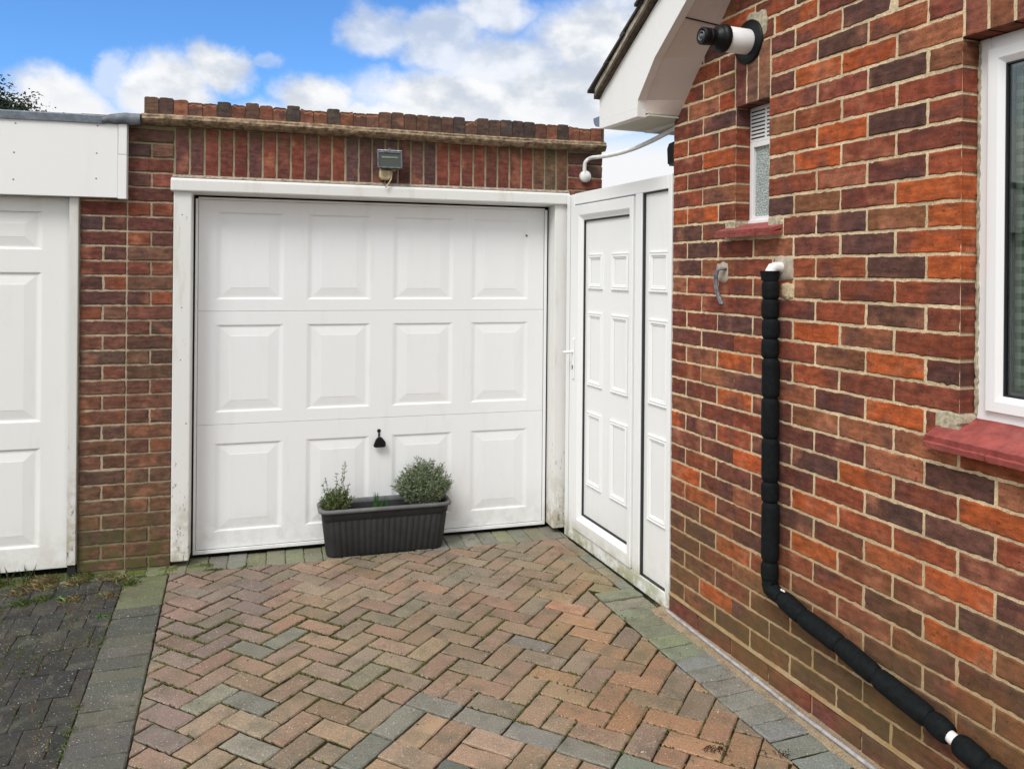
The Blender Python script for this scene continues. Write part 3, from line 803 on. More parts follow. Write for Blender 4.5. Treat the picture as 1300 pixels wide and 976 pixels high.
s4.build('pane', GLASS, win)
s5 = M(); s5.box(1.53, 2.90, .118, .121, 1.17, 2.26) if False else None
nC = 90; vs = []
for k in range(nC+1):
    x = 1.606+1.28*k/nC; y = .100+.004*math.sin(x*70)+.002*math.sin(x*151)
    vs += [(x, y, 1.18), (x, y, 2.25)]
s5.add(vs, [(2*k, 2*k+2, 2*k+3, 2*k+1) for k in range(nC)], sm=True)
s5.build('curtain', CURT, win)
s6 = M(); s6.box(fx0, fx1, .09, .6, 1.10, 1.157); s6.build('window_board', ROOM, win)
s7 = M()
tile_sill(s7, 1.444, 3.0, 1.113, .055, -.052, .066, .018, .003, .36, .265, 3)
tile_sill(s7, 1.440, 3.0, 1.093, .040, -.056, .04, .016, .003, .20, .265, 4)
s7.box(1.52, 2.92, .060, .07, 1.150, 1.166)
s7.build('sill', TILE, win)
cf = M(); cf.slab([(1.437, 1.128), (1.517, 1.128), (1.517, 1.182), (1.437, 1.182)], faceT, .003, .07, .005, .004, (1, 1, 1, 0), 0, .008); cf.build('mortar_fillet', ROUGHM, house)
cf = M(); cf.slab([(0, 0), (.0075, 0), (.0075, 1.08), (0, 1.08)], lambda u, v, w_: (1.5165+u, -w_+.062, 1.18+v), .0, .01, .001, .0025, (1, 1, 1, 0), 0, .012)
cf.build('pointing_strip', ROUGHM, house)
# mortar patches round the pipe and the bent stub
def blob_patch(m, cx_, cz_, rx, rz, seed, h=.0022, sq=.5):
    P = []
    for k in range(40):
        a = 2*math.pi*k/40; r_ = 1+.22*mnoise.noise(Vector((math.cos(a)*1.4, math.sin(a)*1.4, seed)))+.09*mnoise.noise(Vector((math.cos(a)*5, math.sin(a)*5, seed)))
        q = max(abs(math.cos(a)), abs(math.sin(a)))**-sq
        P.append((cx_+rx*r_*q*math.cos(a), cz_+rz*r_*q*math.sin(a)))
    n_ = len(P); c0 = (cx_, cz_)
    vs = [(p[0], .004, p[1]) for p in P]+[(c0[0]+(p[0]-c0[0])*.93, -h, c0[1]+(p[1]-c0[1])*.93) for p in P]+[(c0[0]+(p[0]-c0[0])*.5, -h*1.7, c0[1]+(p[1]-c0[1])*.5) for p in P]+[(c0[0], -h*1.6, c0[1])]
    fs = [(i, (i+1) % n_, n_+(i+1) % n_, n_+i) for i in range(n_)]+[(n_+i, n_+(i+1) % n_, 2*n_+(i+1) % n_, 2*n_+i) for i in range(n_)]+[(2*n_+i, 2*n_+(i+1) % n_, 3*n_) for i in range(n_)]
    m.add(vs, fs, 0, sm=True)
for q in ((.385, 1.590, .044, .044, 3., .0022), (.765, 1.603, .060, .048, 8., .0022), (.700, 1.520, .018, .036, 15., .0015)):
    mp = M(); blob_patch(mp, *q); mp.build('mortar_patch', RENDER, house)
mp = M(); blob_patch(mp, .785, 1.520, .034, .032, 12., .0015); mp.build('mortar_patch', MORT_H, house)
mp = M(); blob_patch(mp, .590, 2.570, .075, .060, 21., .0012); mp.build('mortar_patch', ROUGHM, house)

# flue terminal
fl = thing('flue_terminal', 'white and black boiler flue poking out of the brick gable', 'flue', 'W', (.548, 0, 2.515))
c0 = (.548, 0, 2.515); ax = (0, -1, 0)
M().lathe(c0, ax, [(-.01, .088), (.006, .088), (.010, .084), (.012, .056), (.012, .05)]).build('collar', BLACKP, fl)
M().lathe(c0, ax, [(0, .050), (.128, .050), (.129, .046), (.13, .02)]).build('outer_pipe', UPVC_C, fl)
M().lathe(c0, ax, [(.118, .0505), (.119, .0555), (.127, .0562), (.140, .0555), (.143, .051), (.152, .049), (.160, .044), (.166, .034), (.184, .031), (.186, .0335), (.192, .0335), (.194, .031), (.200, .031), (.202, .0345), (.226, .0345), (.228, .031), (.229, .027), (.215, .025), (.214, .0)]).build('terminal_cap', BLACKP, fl)
rg = M(); rg.lathe(c0, ax, [(.216, .008), (.230, .008), (.2305, .0)]); rg.lathe(c0, ax, [(.222, .0165), (.2295, .0165), (.2295, .0195), (.222, .0195)])
for k in range(3):
    a = k*2.094+.3; rg.tube([(.548+.008*math.cos(a), -.224, 2.515+.008*math.sin(a)), (.548+.028*math.cos(a), -.224, 2.515+.028*math.sin(a))], .0018, 6)
rg.build('inner_ring', plain('grey_moulding', (.12, .125, .13), .45), fl)

# lagged waste pipe
pp = thing('waste_pipe', 'black foam lagged pipe running down and along the house wall', 'pipe', 'W', (.75, -.05, .0))
def bulge(p0, p1, r0=.0295, r1=.0335, n_=14):
    P = []; Rr = []
    a = Vector(p0); b_ = Vector(p1)
    for k in range(n_+1):
        t = k/n_; P.append(a+(b_-a)*t)
        e = min(t, 1-t); L = (b_-a).length
        rr = r0+(r1-r0)*min(1, (e*L/.014))**.6 if e*L < .014 else r1
        Rr.append(rr+.0008*mnoise.noise(Vector((t*L*18, p0[0]*9, p0[2]*9))))
    P = [P[0]+(P[0]-P[1]).normalized()*-.0005]+P[1:]
    return P, Rr
zs = [1.593, 1.556, 1.487, 1.413, 1.339, 1.265, 1.116, .965, .802, .726, .502, .432]
lg = M()
for k, (za, zb) in enumerate(zip(zs, zs[1:])):
    xa = .747+.0015*k*.9; n_ = 16
    P = []; Rr = []
    L = za-zb
    for j in range(n_+1):
        t = j/n_; d_ = min(t, 1-t)*L
        rr = .0255+.0075*(1-math.exp(-d_/.006))
        P.append((xa+.0015*mnoise.noise(Vector((za-t*L, 3, 1))*9)+(.0015 if k % 2 else -.001), -.047, za-t*L)); Rr.append(rr)
    if k == 0: Rr = [.037-.006*j/n_ for j in range(n_+1)]
    lg.tube(P, Rr, 22)
lg.build('lagging', FOAM, pp)
lg2 = M()
seq = [(.763, .432), (.829, .392), (.937, .367), (1.117, .346), (1.271, .315), (1.470, .287), (1.536, .2735)]
el_ = [(.762, .436), (.763, .418), (.770, .404), (.786, .398), (.829, .392)]
lg2.tube([(a, -.048, z_) for a, z_ in el_], [.029, .031, .0315, .031, .027], 22)
def seg(m, a, b_):
    (xa, za), (xb, zb) = a, b_; L = math.hypot(xb-xa, zb-za); n_ = 16; P = []; Rr = []
    for j in range(n_+1):
        t = j/n_; d_ = min(t, 1-t)*L; P.append((xa+(xb-xa)*t, -.047, za+(zb-za)*t)); Rr.append(.0265+.0075*(1-math.exp(-d_/.008)))
    m.tube(P, Rr, 22)
for a, b_ in zip(seq[1:], seq[2:]): seg(lg2, a, b_)
for a, b_ in zip([(1.560, .268), (1.645, .252), (1.86, .215), (2.05, .185), (2.3, .145)], [(1.645, .252), (1.86, .215), (2.05, .185), (2.3, .145), (2.52, .11)]): seg(lg2, a, b_)
lg2.build('lagging', FOAM, pp)['label'] = 'sloping run of lagging with a gap'
wp = M(); wp.tube([(.752, .02, 1.607), (.752, -.028, 1.607), (.7515, -.040, 1.604), (.751, -.047, 1.594), (.7505, -.048, 1.575), (.751, -.048, 1.5)], .0205, 16)
wp.build('pipe_elbow', WHITEP, pp); wp = M()
wp.tube([(1.515, -.047, .2775), (1.575, -.047, .2655)], .0185, 16)
wp.build('inner_pipe', WHITEP, pp)
for (a, z_) in ((.845, .392), (.832, .405)):
    tp = M(); tp.slab([(0, 0), (.022, 0), (.022, .006), (0, .006)], lambda u, v, w_, a=a, z_=z_: (a+u, -.052-w_, z_+v+.018), .006, .004, .0008, .0015, (1, 1, 1, 0), 0, .004); tp.build('tape_scrap', WHITEP, pp)
# bent stub of old pipe in a mortar patch
sb = M()
for dy, dx in ((0, 0), (.006, .011)):
    sb.tube([(.405+dx, .01, 1.600), (.404+dx, -.02, 1.603), (.395+dx, -.035, 1.598), (.389+dx, -.040, 1.575), (.389+dx, -.040, 1.535), (.396+dx, -.040, 1.507), (.418+dx, -.042, 1.480), (.436+dx, -.044, 1.455)], [.0058]*8, 10)
sb.box(.380, .395, -.048, -.034, 1.574, 1.580)
sb.build('pipe_stub', METAL, None, 'W', (.39, -.02, 1.60), label='bent grey metal pipe stub sticking out of a mortar patch', cat='pipe stub')
# black wall light on the hidden side of the house corner
bl_ = thing('wall_light', 'small black wall light at the far corner of the house above the gate', 'wall light', 'W', (-.02, .10, 2.10))
M().prism([(-.002, 2.108), (-.072, 2.100), (-.078, 2.175), (-.062, 2.198), (-.002, 2.204)], .012, .075, 'y').build('housing', BLACKP, bl_, bevel=.003)
M().prism([(-.066, 2.092), (-.010, 2.098), (-.010, 2.106), (-.068, 2.100)], .018, .07, 'y').build('lens', LAMPG, bl_)

# ------------------------------------------------------------------ GARAGE
gar = thing('garage', 'brick garage with white panelled up and over door, centre', 'garage', 'G', (1.2, 0, 0))
gb = M()
GB = [((.17,.056,.040),1.2),((.145,.054,.042),1.5),((.115,.052,.044),1.2),((.085,.048,.045),1.),((.22,.066,.036),.6),((.15,.078,.052),1.)]
PW = .2218
def gtw(a, z0, c_, b_=0):
    k = max(0, min(1, (1.55-z0)/1.2))*.62; t_ = random.choice([(.165,.100,.058),(.20,.115,.065),(.13,.085,.055)]); return tuple(x*(1-k)+y*k for x, y in zip(c_, t_))
for i in range(-1, 31):
    z0 = 2.010-.0777*26+.0777*i+.0; z1 = z0+.0777
    if z1 > 2.35: break
    z0c = max(z0, .004)
    if z1-z0c < .03: continue
    if (i % 2) == 0: jr = [.005]
    else: jr = []
    jl = [-.222] if (i % 2) == 1 else []
    tw_ = gtw
    if z0 < 2.0: course(gb, faceT, -.333, -.108, jl, z0c, z1, [], GB, (1, 1, 1), .0105, (), [], tweak=gtw, dep=.05)
    course(gb, lambda u, v, w_: (u, -w_-.003, v), -.105, .117, jr, z0c, z1, [], GB, (1, 1, 1), .0105, (-.105,), [], tweak=gtw, dep=.05)
    if z0 < 2.33:
        course(gb, faceT, 2.346, 2.577, [2.461] if i % 2 == 0 else [], z0c, z1, [], GB, (1, 1, 1), .0105, (2.577,), [], dep=.05)
SG = [((.19,.056,.040),1.3),((.16,.054,.042),1.5),((.13,.055,.048),1.2),((.11,.058,.058),.7),((.22,.066,.042),.5)]
def stw(x0, c_): return tuple(a*(1-.6)+b_*.6 for a, b_ in zip(c_, (.15,.11,.06))) if x0 > 2.1 else c_
soldiers(gb, faceT, .1175, 2.346, 30, 2.083, 2.338, SG, .011, stw, .05)
# mortar
mbed(gb, [(-.333, .112, 0, 2.36), (.112, 2.35, 2.07, 2.36), (2.35, 2.573, 0, 2.36)], .004)
gb.box(-.333, -.30, .004, .3, 0, 2.0, 1); gb.box(2.573, 2.5735, .01, .2, 0, 2.4, 1)
gb.box(-.333, 2.574, .012, .05, 2.07, 2.38, 1)
for i in range(0, 30):                                # toothed end faces at the free corner
    z0 = .0+.0777*i+.005
    gb.slab([(0, z0), (.10, z0), (.10, z0+.067), (0, z0+.067)], lambda u, v, w_: (2.573+w_, .012+u, v), .004, .01, .003, .002, (*jt((.17,.09,.055), .2), random.random()), 0, .02)
gb.build('wall', [BRICK_G, MORT_G], gar)
# body behind: side and back walls, roof
gbk = M(); gbk.box(-.333, -.15, .35, 5, 0, 2.28, 0); gbk.box(2.35, 2.565, .12, 5, 0, 2.28, 0); gbk.box(-.33, 2.56, 5, 5.1, 0, 2.28, 0)
gbk.build('body_wall', plain('plain_brick_wall', (.2, .09, .06), .9, .3, 12, .5), gar)
M().box(-.32, 2.55, .06, 5.1, 2.30, 2.33).build('roof', FELT, gar)
# stone edging under the coping
mo = M()
prof = [(0, 2.336), (-.018, 2.337), (-.038, 2.345), (-.050, 2.354), (-.056, 2.364), (-.052, 2.373), (-.045, 2.3745), (-.046, 2.382), (-.036, 2.391), (0, 2.396)]
ns = 320; vs = []; x0, x1 = -.046, 2.592
for k in range(ns+1):
    x = x0+(x1-x0)*k/ns; end = min(1, min(k, ns-k)/3+.55)
    sag = .006*math.sin(x*2.1+.6)-.002
    for q, (y, z_) in enumerate(prof):
        a_ = .0045*mnoise.noise(Vector((x*17, q*.45, 1)))+.0028*mnoise.noise(Vector((x*70, q*.9, 4)))
        vs.append((x, y*end+(a_ if y < 0 else 0), z_+sag+a_*.6))
n_ = len(prof)
mo.add(vs, [(k*n_+q, k*n_+n_+q, k*n_+n_+q+1, k*n_+q+1) for k in range(ns) for q in range(n_-1)], 0, sm=False)
mo.add(vs[:n_], [list(range(n_))]); mo.add(vs[-n_:], [list(range(n_-1, -1, -1))])
mo.add([(x0, 0, 2.336), (x1, 0, 2.336), (x1, .2, 2.336), (x0, .2, 2.336), (x0, 0, 2.396), (x1, 0, 2.396), (x1, .2, 2.396), (x0, .2, 2.396)], [(3,2,1,0),(4,5,6,7),(1,2,6,5),(3,0,4,7)])
mo.build('stone_edging', STONE, gar)
# brick on edge coping, with frost-broken heads
cp = M()
CP = [((.14,.075,.055),1.2),((.085,.062,.050),1.4),((.20,.085,.055),1.),((.30,.105,.055),.5),((.11,.06,.05),1)]
x = -.034; kk = 0; rs = random.Random(21)
BROKEN = {0:0,1:0,2:1,3:2,4:2,5:0,6:2,7:0,8:1,9:2,10:0,11:2,12:2,13:0,14:2,15:2,16:2,17:0,18:0,24:2,30:1,31:1,33:2,34:2,35:1}
while x < 2.575 and kk < 37:
    wd_ = .0722; xa, xb = x+.0022, min(x+wd_-.0022, 2.583); x += wd_
    br = BROKEN.get(kk, 0); base_c = rs.choice([(.082,.060,.050),(.070,.055,.048),(.10,.066,.052),(.13,.07,.05)]) if br == 0 else rs.choice([(.18,.078,.05),(.21,.09,.055),(.14,.075,.055)])
    if kk in (2, 8, 14, 35): base_c = (.22, .09, .055)
    if kk == 0: base_c = (.17, .10, .07)
    h = 2.487+rs.uniform(-.004, .004)-(.008 if br else 0)
    nx_, ny_ = 7, 12
    grid = {}
    for i in range(nx_+1):
        for j in range(ny_+1):
            u = xa+(xb-xa)*i/nx_; y = -.004+.2*(j/ny_)**1.4
            e = .0025*mnoise.noise(Vector((u*50, y*50, 3)))
            if br == 2: e += -.020*max(0, 1-j/4.)*(.5+.8*mnoise.noise(Vector((u*32, kk, 0)))) -.004*abs(mnoise.noise(Vector((u*80, y*60, 1))))
            if br == 1: e += -.010*max(0, mnoise.noise(Vector((u*28, y*10, kk))))
            if i in (0, nx_): e -= .004
            grid[i, j] = (u, y, h+e)
    vs = [grid[i, j] for i in range(nx_+1) for j in range(ny_+1)]; st_ = ny_+1
    fs = [(i*st_+j, (i+1)*st_+j, (i+1)*st_+j+1, i*st_+j+1) for i in range(nx_) for j in range(ny_)]
    cc = (*jt(base_c, .08), rs.random())
    cp.add(vs, fs, 0, cc)
    cb = (.31, .115, .062) if br == 2 else base_c
    # front face: lower half weathered, broken head bright orange
    f0 = []; 
    for i in range(nx_+1):
        p = grid[i, 0]; zt = p[2]; zc = zt-(.016+.012*mnoise.noise(Vector((p[0]*45, kk, 9)))) if br == 2 else zt-.003
        f0.append(((p[0], -.006, 2.385), (p[0], -.0065, zc), (p[0], -.002 if br < 2 else .002, zt)))
    cp.add([q for t in f0 for q in t[:2]], [(2*i, 2*i+2, 2*i+3, 2*i+1) for i in range(nx_)], 0, cc)
    cp.add([q for t in f0 for q in t[1:]], [(2*i, 2*i+2, 2*i+3, 2*i+1) for i in range(nx_)], 0, (*cb, cc[3]))
    for (i, sgn) in ((0, -1), (nx_, 1)):
        vs = []; 
        for j in range(ny_+1): p = grid[i, j]; vs += [(p[0], p[1], 2.385), p]
        f = [(2*j, 2*j+2, 2*j+3, 2*j+1) for j in range(ny_)]
        cp.add(vs, f if sgn > 0 else [q[::-1] for q in f], 0, cc)
    kk += 1
cp.box(-.03, 2.575, -.001, .19, 2.385, 2.468, 1)
cp.build('coping', [BRICK_C, MORT_C], gar)

# timber door frame
tf = M()
tf.box(.117, .207, -.030, .10, .032, 2.0); tf.build('door_post', TIMBER, gar, bevel=.006)
tf = M(); tf.box(2.258, 2.345, -.030, .10, .030, 2.0); tf.build('door_post', TIMBER, gar, bevel=.006)
for (x_, z_) in ((.160, 1.868), (.162, 1.377), (.158, 1.10)):
    nl = M(); nl.lathe((x_, -.0300, z_), (0, -1, 0), [(0, .0035), (.001, .003), (.0012, 0)], 8); nl.build('rusty_nail', NAIL, gar)
hd = M()
hd.prism([(-.052, 1.992), (.10, 1.985), (.10, 2.062), (-.03, 2.066), (-.052, 2.054)], .104, 2.348, 'x')
hd.build('header_board', TIMBER, gar, bevel=.007)
hs = M(); hs.prism([(-.040, 2.0655), (.004, 2.066), (.004, 2.083), (-.012, 2.082)], .11, 2.348, 'x'); hs.build('drip_strip', RUST, gar)
dk = M(); dk.box(.2075, 2.2575, .125, .14, .0, 1.99); dk.box(.207, .2145, .098, .13, .0, 1.99); dk.build('dark_gap', DARK, gar)
# panelled doors
def panelled(m, x0, x1, z0, z1, y, cols, rows, deep=.0065, step_=.009, bev=.042, seams=(), wv=0.):
    xs = [x0]+[q for c_ in cols for q in c_]+[x1]
    bands = sorted([z0]+[q for r_ in rows for q in r_]+[z1])
    rowset = {r_[0] for r_ in rows}; colset = {c_[0] for c_ in cols}
    for xa, xb in zip(xs, xs[1:]):
        for za, zb in zip(bands, bands[1:]):
            if xa in colset and za in rowset:
                def ring(i, yy, h=None):
                    h = i if h is None else h
                    return [(xa+h, yy, za+i), (xb-h, yy, za+i), (xb-h, yy, zb-i), (xa+h, yy, zb-i)]
                rr = [ring(0, y), ring(.004, y+.0006, .006), ring(.004+step_*.55, y+deep*.75, .020), ring(.004+step_, y+deep, .028), ring(.004+step_+.008, y+deep, .034), ring(.004+step_+.008+bev, y+.0022, .078), ring(.004+step_+.011+bev, y+.0012, .084)]
                vs = [p for q in rr for p in q]; nr = len(rr)
                m.add(vs, [(4*r_+k, 4*r_+(k+1) % 4, 4*r_+4+(k+1) % 4, 4*r_+4+k) for r_ in range(nr-1) for k in range(4)]+[(4*nr-4, 4*nr-3, 4*nr-2, 4*nr-1)])
            else:
                zz = [za]+[s_ for s_ in seams if za < s_ < zb]+[zb]
                for a, b_ in zip(zz, zz[1:]):
                    a2 = a+.0012 if a in seams else a; b2 = b_-.0012 if b_ in seams else b_
                    m.add([(xa, y, a2), (xb, y, a2), (xb, y, b2), (xa, y, b2)], [(0, 1, 2, 3)])
                    if a in seams: m.add([(xa, y, a2), (xb, y, a2), (xb, y+.006, a), (xa, y+.006, a)], [(3, 2, 1, 0)])
                    if b_ in seams: m.add([(xa, y, b2), (xb, y, b2), (xb, y+.006, b_), (xa, y+.006, b_)], [(0, 1, 2, 3)])
dm = M()
cols = [(.318, .686), (.806, 1.170), (1.294, 1.660), (1.765, 2.132)]
rows = [(.136, .624), (.792, 1.278), (1.414, 1.900)]
panelled(dm, .232, 2.228, .045, 1.962, .090, cols, rows, seams=(.727, 1.351))
dm.add([(.232, .096, .727-.002), (2.228, .096, .725), (2.228, .096, .729), (.232, .096, .729)], [(0, 1, 2, 3)], 1)
dm.add([(.232, .096, 1.349), (2.228, .096, 1.349), (2.228, .096, 1.353), (.232, .096, 1.353)], [(0, 1, 2, 3)], 1)
gdoor = dm.build('garage_door', [DOOR_W, DARK], gar)
de = M()
de.box(.217, .2305, .078, .11, .024, 1.966); de.box(2.2295, 2.246, .078, .11, .024, 1.966)
de.box(.2305, 2.2295, .079, .11, .024, .0435); de.box(.2305, 2.2295, .080, .11, 1.9635, 1.975)
de.build('edge_frame', DOOR_W, gdoor, bevel=.002)
M().box(.2305, .232, .088, .1, .044, 1.963).box(2.228, 2.2295, .088, .1, .044, 1.963).box(.231, 2.229, .0885, .1, .0435, .0455).build('edge_gap', DARK, gdoor)
hn = M()
hn.lathe((1.222, .090, .650), (0, -1, 0), [(0, .011), (.004, .011), (.006, .008), (.0065, 0)], 18)
hn.prism([(1.216, .618), (1.228, .618), (1.226, .648), (1.218, .648)], .082, .09, 'y')
hn.prism([(1.1865, .568), (1.196, .560), (1.250, .560), (1.2585, .568), (1.256, .590), (1.240, .612), (1.228, .620), (1.214, .620), (1.200, .604)], .052, .072, 'y')
hn.lathe((1.224, .090, .592), (0, -1, 0), [(0, .016), (.02, .014), (.03, .014)], 18)
hn.build('handle', BLACKP, gdoor, bevel=.004)
M().box(2.108, 2.118, .0885, .0905, 1.806, 1.811).box(2.112, 2.122, .0885, .0902, 1.800, 1.806).build('chip', DARK, gdoor)

# outside floodlight over the door
fl2 = thing('floodlight', 'small aluminium floodlight on the soldier bricks above the garage door', 'floodlight', 'G', (1.245, 0, 2.10))
fb = M(); hz_ = M()
tilt = Matrix.Rotation(R(-14), 3, 'X')
def tp_(x, y, z_): v = tilt @ Vector((x, y, z_)); return (1.247+v.x, -.075+v.y, 2.205+v.z)
def hexa(m, x0, x1, y0, y1, z0, z1, k=1., mi=0):
    P = [(x0,y0,z0),(x1,y0,z0),(x1*k,y1,z0*k),(x0*k,y1,z0*k),(x0,y0,z1),(x1,y0,z1),(x1*k,y1,z1*k),(x0*k,y1,z1*k)]
    m.add([tp_(*p) for p in P], [(3,2,1,0),(4,5,6,7),(0,1,5,4),(1,2,6,5),(2,3,7,6),(3,0,4,7)], mi)
hexa(fb, -.064, .064, .0, .045, -.048, .046, .8)
fb.build('housing', DALU, fl2, bevel=.003)
ff = M()
for (a, b_, c_, d_) in ((-.070, -.061, -.052, .050), (.061, .070, -.052, .050), (-.061, .061, -.052, -.043), (-.061, .061, .038, .052)): hexa(ff, a, b_, -.012, -.001, c_, d_)
hexa(ff, -.008, .008, -.014, .01, .053, .064)
ft = M(); hexa(ft, -.069, .069, -.0125, .012, .0525, .056); ft.build('top_rail', ALU, fl2)
ff.build('bezel', DALU, fl2, bevel=.002)
fg = M(); hexa(fg, -.0608, .0608, -.007, -.004, -.0428, .0378); fg.build('pane', LAMPG, fl2)
rfm = M(); hexa(rfm, -.045, .045, -.0095, -.0072, .008, .018); rfm.build('lamp_tube', plain('lamp_tube_glass', (.16, .18, .13), .3), fl2)
br_ = M(); br_.box(1.20, 1.29, -.03, .0, 2.150, 2.175); br_.prism([(1.196, 2.150), (1.196, 2.110), (1.206, 2.098), (1.246, 2.096), (1.256, 2.110), (1.256, 2.150)], -.062, .0, 'y'); br_.build('junction_base', YELLOWP, fl2, bevel=.005)
br2 = M(); br2.tube([(1.262, -.03, 2.16), (1.263, -.05, 2.13), (1.258, -.06, 2.10), (1.245, -.066, 2.075), (1.232, -.068, 2.058), (1.225, -.066, 2.052)], .0045, 8); br2.build('cable', YELLOWP, fl2)
# white overflow pipe / cable with round cover
ov = thing('overhead_cable', 'white cable in a curved tube from the garage wall to the house eaves', 'cable', 'G', (2.455, 0, 2.17))
M().lathe((2.458, 0, 2.172), (0, -1, 0), [(-.004, .030), (.0, .036), (.020, .036), (.026, .033), (.028, .0)], 30).build('round_box', WHITEP, ov)
(ox, oy), ga = FR['G']
endw = Wm('W', -.045, .07, 2.288)
dx_, dy_ = endw.x-ox, endw.y-oy
eg = Vector((dx_*math.cos(ga)+dy_*math.sin(ga), -dx_*math.sin(ga)+dy_*math.cos(ga), 2.288))
p0 = Vector((2.452, -.016, 2.19)); ctrl = [p0, Vector((2.452, -.016, 2.235)), Vector((2.457, -.022, 2.262)), Vector((2.480, -.045, 2.283))]
for t in (.12, .25, .4, .55, .7, .85, 1.):
    q = ctrl[3].lerp(eg, t); q.z = ctrl[3].z+(eg.z-ctrl[3].z)*t-.034*math.sin(math.pi*t)+.0*t; ctrl.append(q)
def smooth(P, n_=6):
    out = []
    P = [P[0]]+P+[P[-1]]
    for i in range(1, len(P)-2):
        for k in range(n_):
            t = k/n_; a, b_, c_, d_ = P[i-1], P[i], P[i+1], P[i+2]
            out.append(.5*((2*b_)+(c_-a)*t+(2*a-5*b_+4*c_-d_)*t*t+(3*b_-a-3*c_+d_)*t**3))
    out.append(P[-2]); return out
M().tube(smooth(ctrl), .0120, 14).build('tube', WHITEP, ov)

# ------------------------------------------------------------------ NEIGHBOURING GARAGE
ng = thing('neighbouring_garage', 'flat roofed garage with cream door cut off by the left edge', 'garage', 'G', (-1.5, 0, 0))
nd = M()
ncols = []
xr = -.505
for k in range(4): ncols.append((xr-.365-k*.487, xr-k*.487))
ncols = ncols[::-1]
panelled(nd, -2.55, -.380, .040, 1.945, .030, ncols, [(.150, .660), (.790, 1.560), (1.672, 1.872)], deep=.008, bev=.042)
nd.box(-2.55, -.3805, .0305, .05, .036, .0405)
ndo = nd.build('garage_door', DOOR_C, ng)
M().box(-.3795, -.3765, .012, .06, .03, 1.94).build('door_gap', DARK, ng)
nj = M(); nj.box(-.376, -.334, -.022, .09, .060, 1.944); nj.build('door_post', TIMBER_B, ng, bevel=.003)
M().box(-.374, -.336, -.01, .09, .0, .06).build('rotten_post_foot', DARK, ng)
nf = M(); nf.box(-2.8, -.1485, -.052, .0, 1.945, 2.325); nf.build('fascia_board', FASCIA, ng, bevel=.002)
nt = M(); nt.box(-.1475, -.106, -.055, .0, 1.940, 2.168); nt.box(-.1465, -.106, -.0555, .0, 2.1695, 2.327); nt.build('corner_trim', FASCIA, ng, bevel=.002)
SCR = plain('screw_grey', (.25, .25, .24), .5)
for (s_, z_) in ((-.618, 2.155), (-.620, 2.020), (-.612, 2.300), (-.246, 2.170), (-.248, 2.040), (-.243, 2.310), (-1.1, 2.15), (-1.1, 2.02), (-1.6, 2.15), (-1.6, 2.02)):
    ns_ = M(); ns_.lathe((s_, -.052, z_), (0, -1, 0), [(0, .0045), (.0012, .004), (.0014, 0)], 8); ns_.build('screw', SCR, ng)
nfl = M(); pr = []
N2 = 40
vs = []
for k in range(N2+1):
    x = -2.9+(-.205+2.9)*k/N2; j = .003*mnoise.noise(Vector((x*4, 0, 0)))
    vs += [(x, -.062, 2.322+j), (x, -.064, 2.358+j), (x, -.05, 2.366+j), (x, 5., 2.35)]
nfl.add(vs, [(4*k+q, 4*k+4+q, 4*k+5+q, 4*k+1+q) for k in range(N2) for q in range(3)])
nfl.build('felt_edge', FELT, ng)
le = M(); vs = []
for k in range(15):
    x = -.222+(.178)*k/14; h = 2.361+.024*math.sin(min(1, k/9)*math.pi/2)+.003*mnoise.noise(Vector((x*40, 0, 2)))
    vs += [(x, -.058, 2.324+.002*math.sin(k)), (x, -.069, 2.330), (x, -.067, h-.014), (x, -.052, h), (x, .06, h+.006)]
le.add(vs, [(5*k+q, 5*k+5+q, 5*k+6+q, 5*k+1+q) for k in range(14) for q in range(4)], sm=True)
le.add(vs[:5], [(0, 1, 2, 3, 4)]); le.add(vs[-5:], [(4, 3, 2, 1, 0)])
le.build('lead_flashing', LEAD, ng)
M().box(-2.8, -.11, .06, 5, 2.30, 2.345).box(-2.8, -2.62, .0, 5, 0, 2.3).build('roof', FELT, ng)

# ------------------------------------------------------------------ SIDE GATE (white uPVC door with side panel), in line with the house wall
gt = thing('side_gate', 'white plastic panelled gate and side panel between garage and house', 'gate', 'W', (-.6, 0, 0))
gf = M(); y0, y1 = -.004, .066
gf.box(-1.166, -1.058, y0, y1, .0, 2.045); gf.box(-.0385, -.006, y0, y1, .0, 2.050)
gf.box(-1.058, -.0385, y0, y1, 1.982, 2.048); gf.box(-1.058, -.0385, y0, y1, .002, .074)
gf.box(-.345, -.278, y0-.0005, y1, .074, 1.982)
gf.build('frame', UPVC, gt, bevel=.004)
gfg = M(); gfg.box(-1.112, -1.109, y0-.0008, y0+.003, .02, 2.03); gfg.box(-1.0575, -1.0535, y0+.003, y1, .075, 1.98); gfg.box(-1.0575, -.3455, y0+.003, y1, 1.977, 1.9815); gfg.build('seal', SPACER, gt)
lf = M(); lx0, lx1, lz0, lz1 = -1.052, -.352, .080, 1.974
def ringb(m, x0, x1, z0, z1, t, yo, yi, yb, mi=0):
    tl, tr_, tb, tt = t
    def rg_(k, y, i=0): return [(x0+i+tl*k, y, z0+i+tb*k), (x1-i-tr_*k, y, z0+i+tb*k), (x1-i-tr_*k, y, z1-i-tt*k), (x0+i+tl*k, y, z1-i-tt*k)]
    rr = [rg_(0, yb), rg_(0, yo+.003), rg_(0, yo, .003), rg_(.66, yo), rg_(.9, yi-.004), rg_(1., yi), rg_(1., yb)]
    vs = [p for q in rr for p in q]
    m.add(vs, [(4*r_+k, 4*r_+(k+1) % 4, 4*r_+4+(k+1) % 4, 4*r_+4+k) for r_ in range(len(rr)-1) for k in range(4)], mi)
ringb(lf, lx0, lx1-.001, lz0, lz1, (.104, .048, .096, .088), -.014, .006, .06)
leaf = lf.build('door_leaf', UPVC, gt)
lp = M(); ix0, ix1, iz0, iz1 = -.944, -.461, .188, 1.866
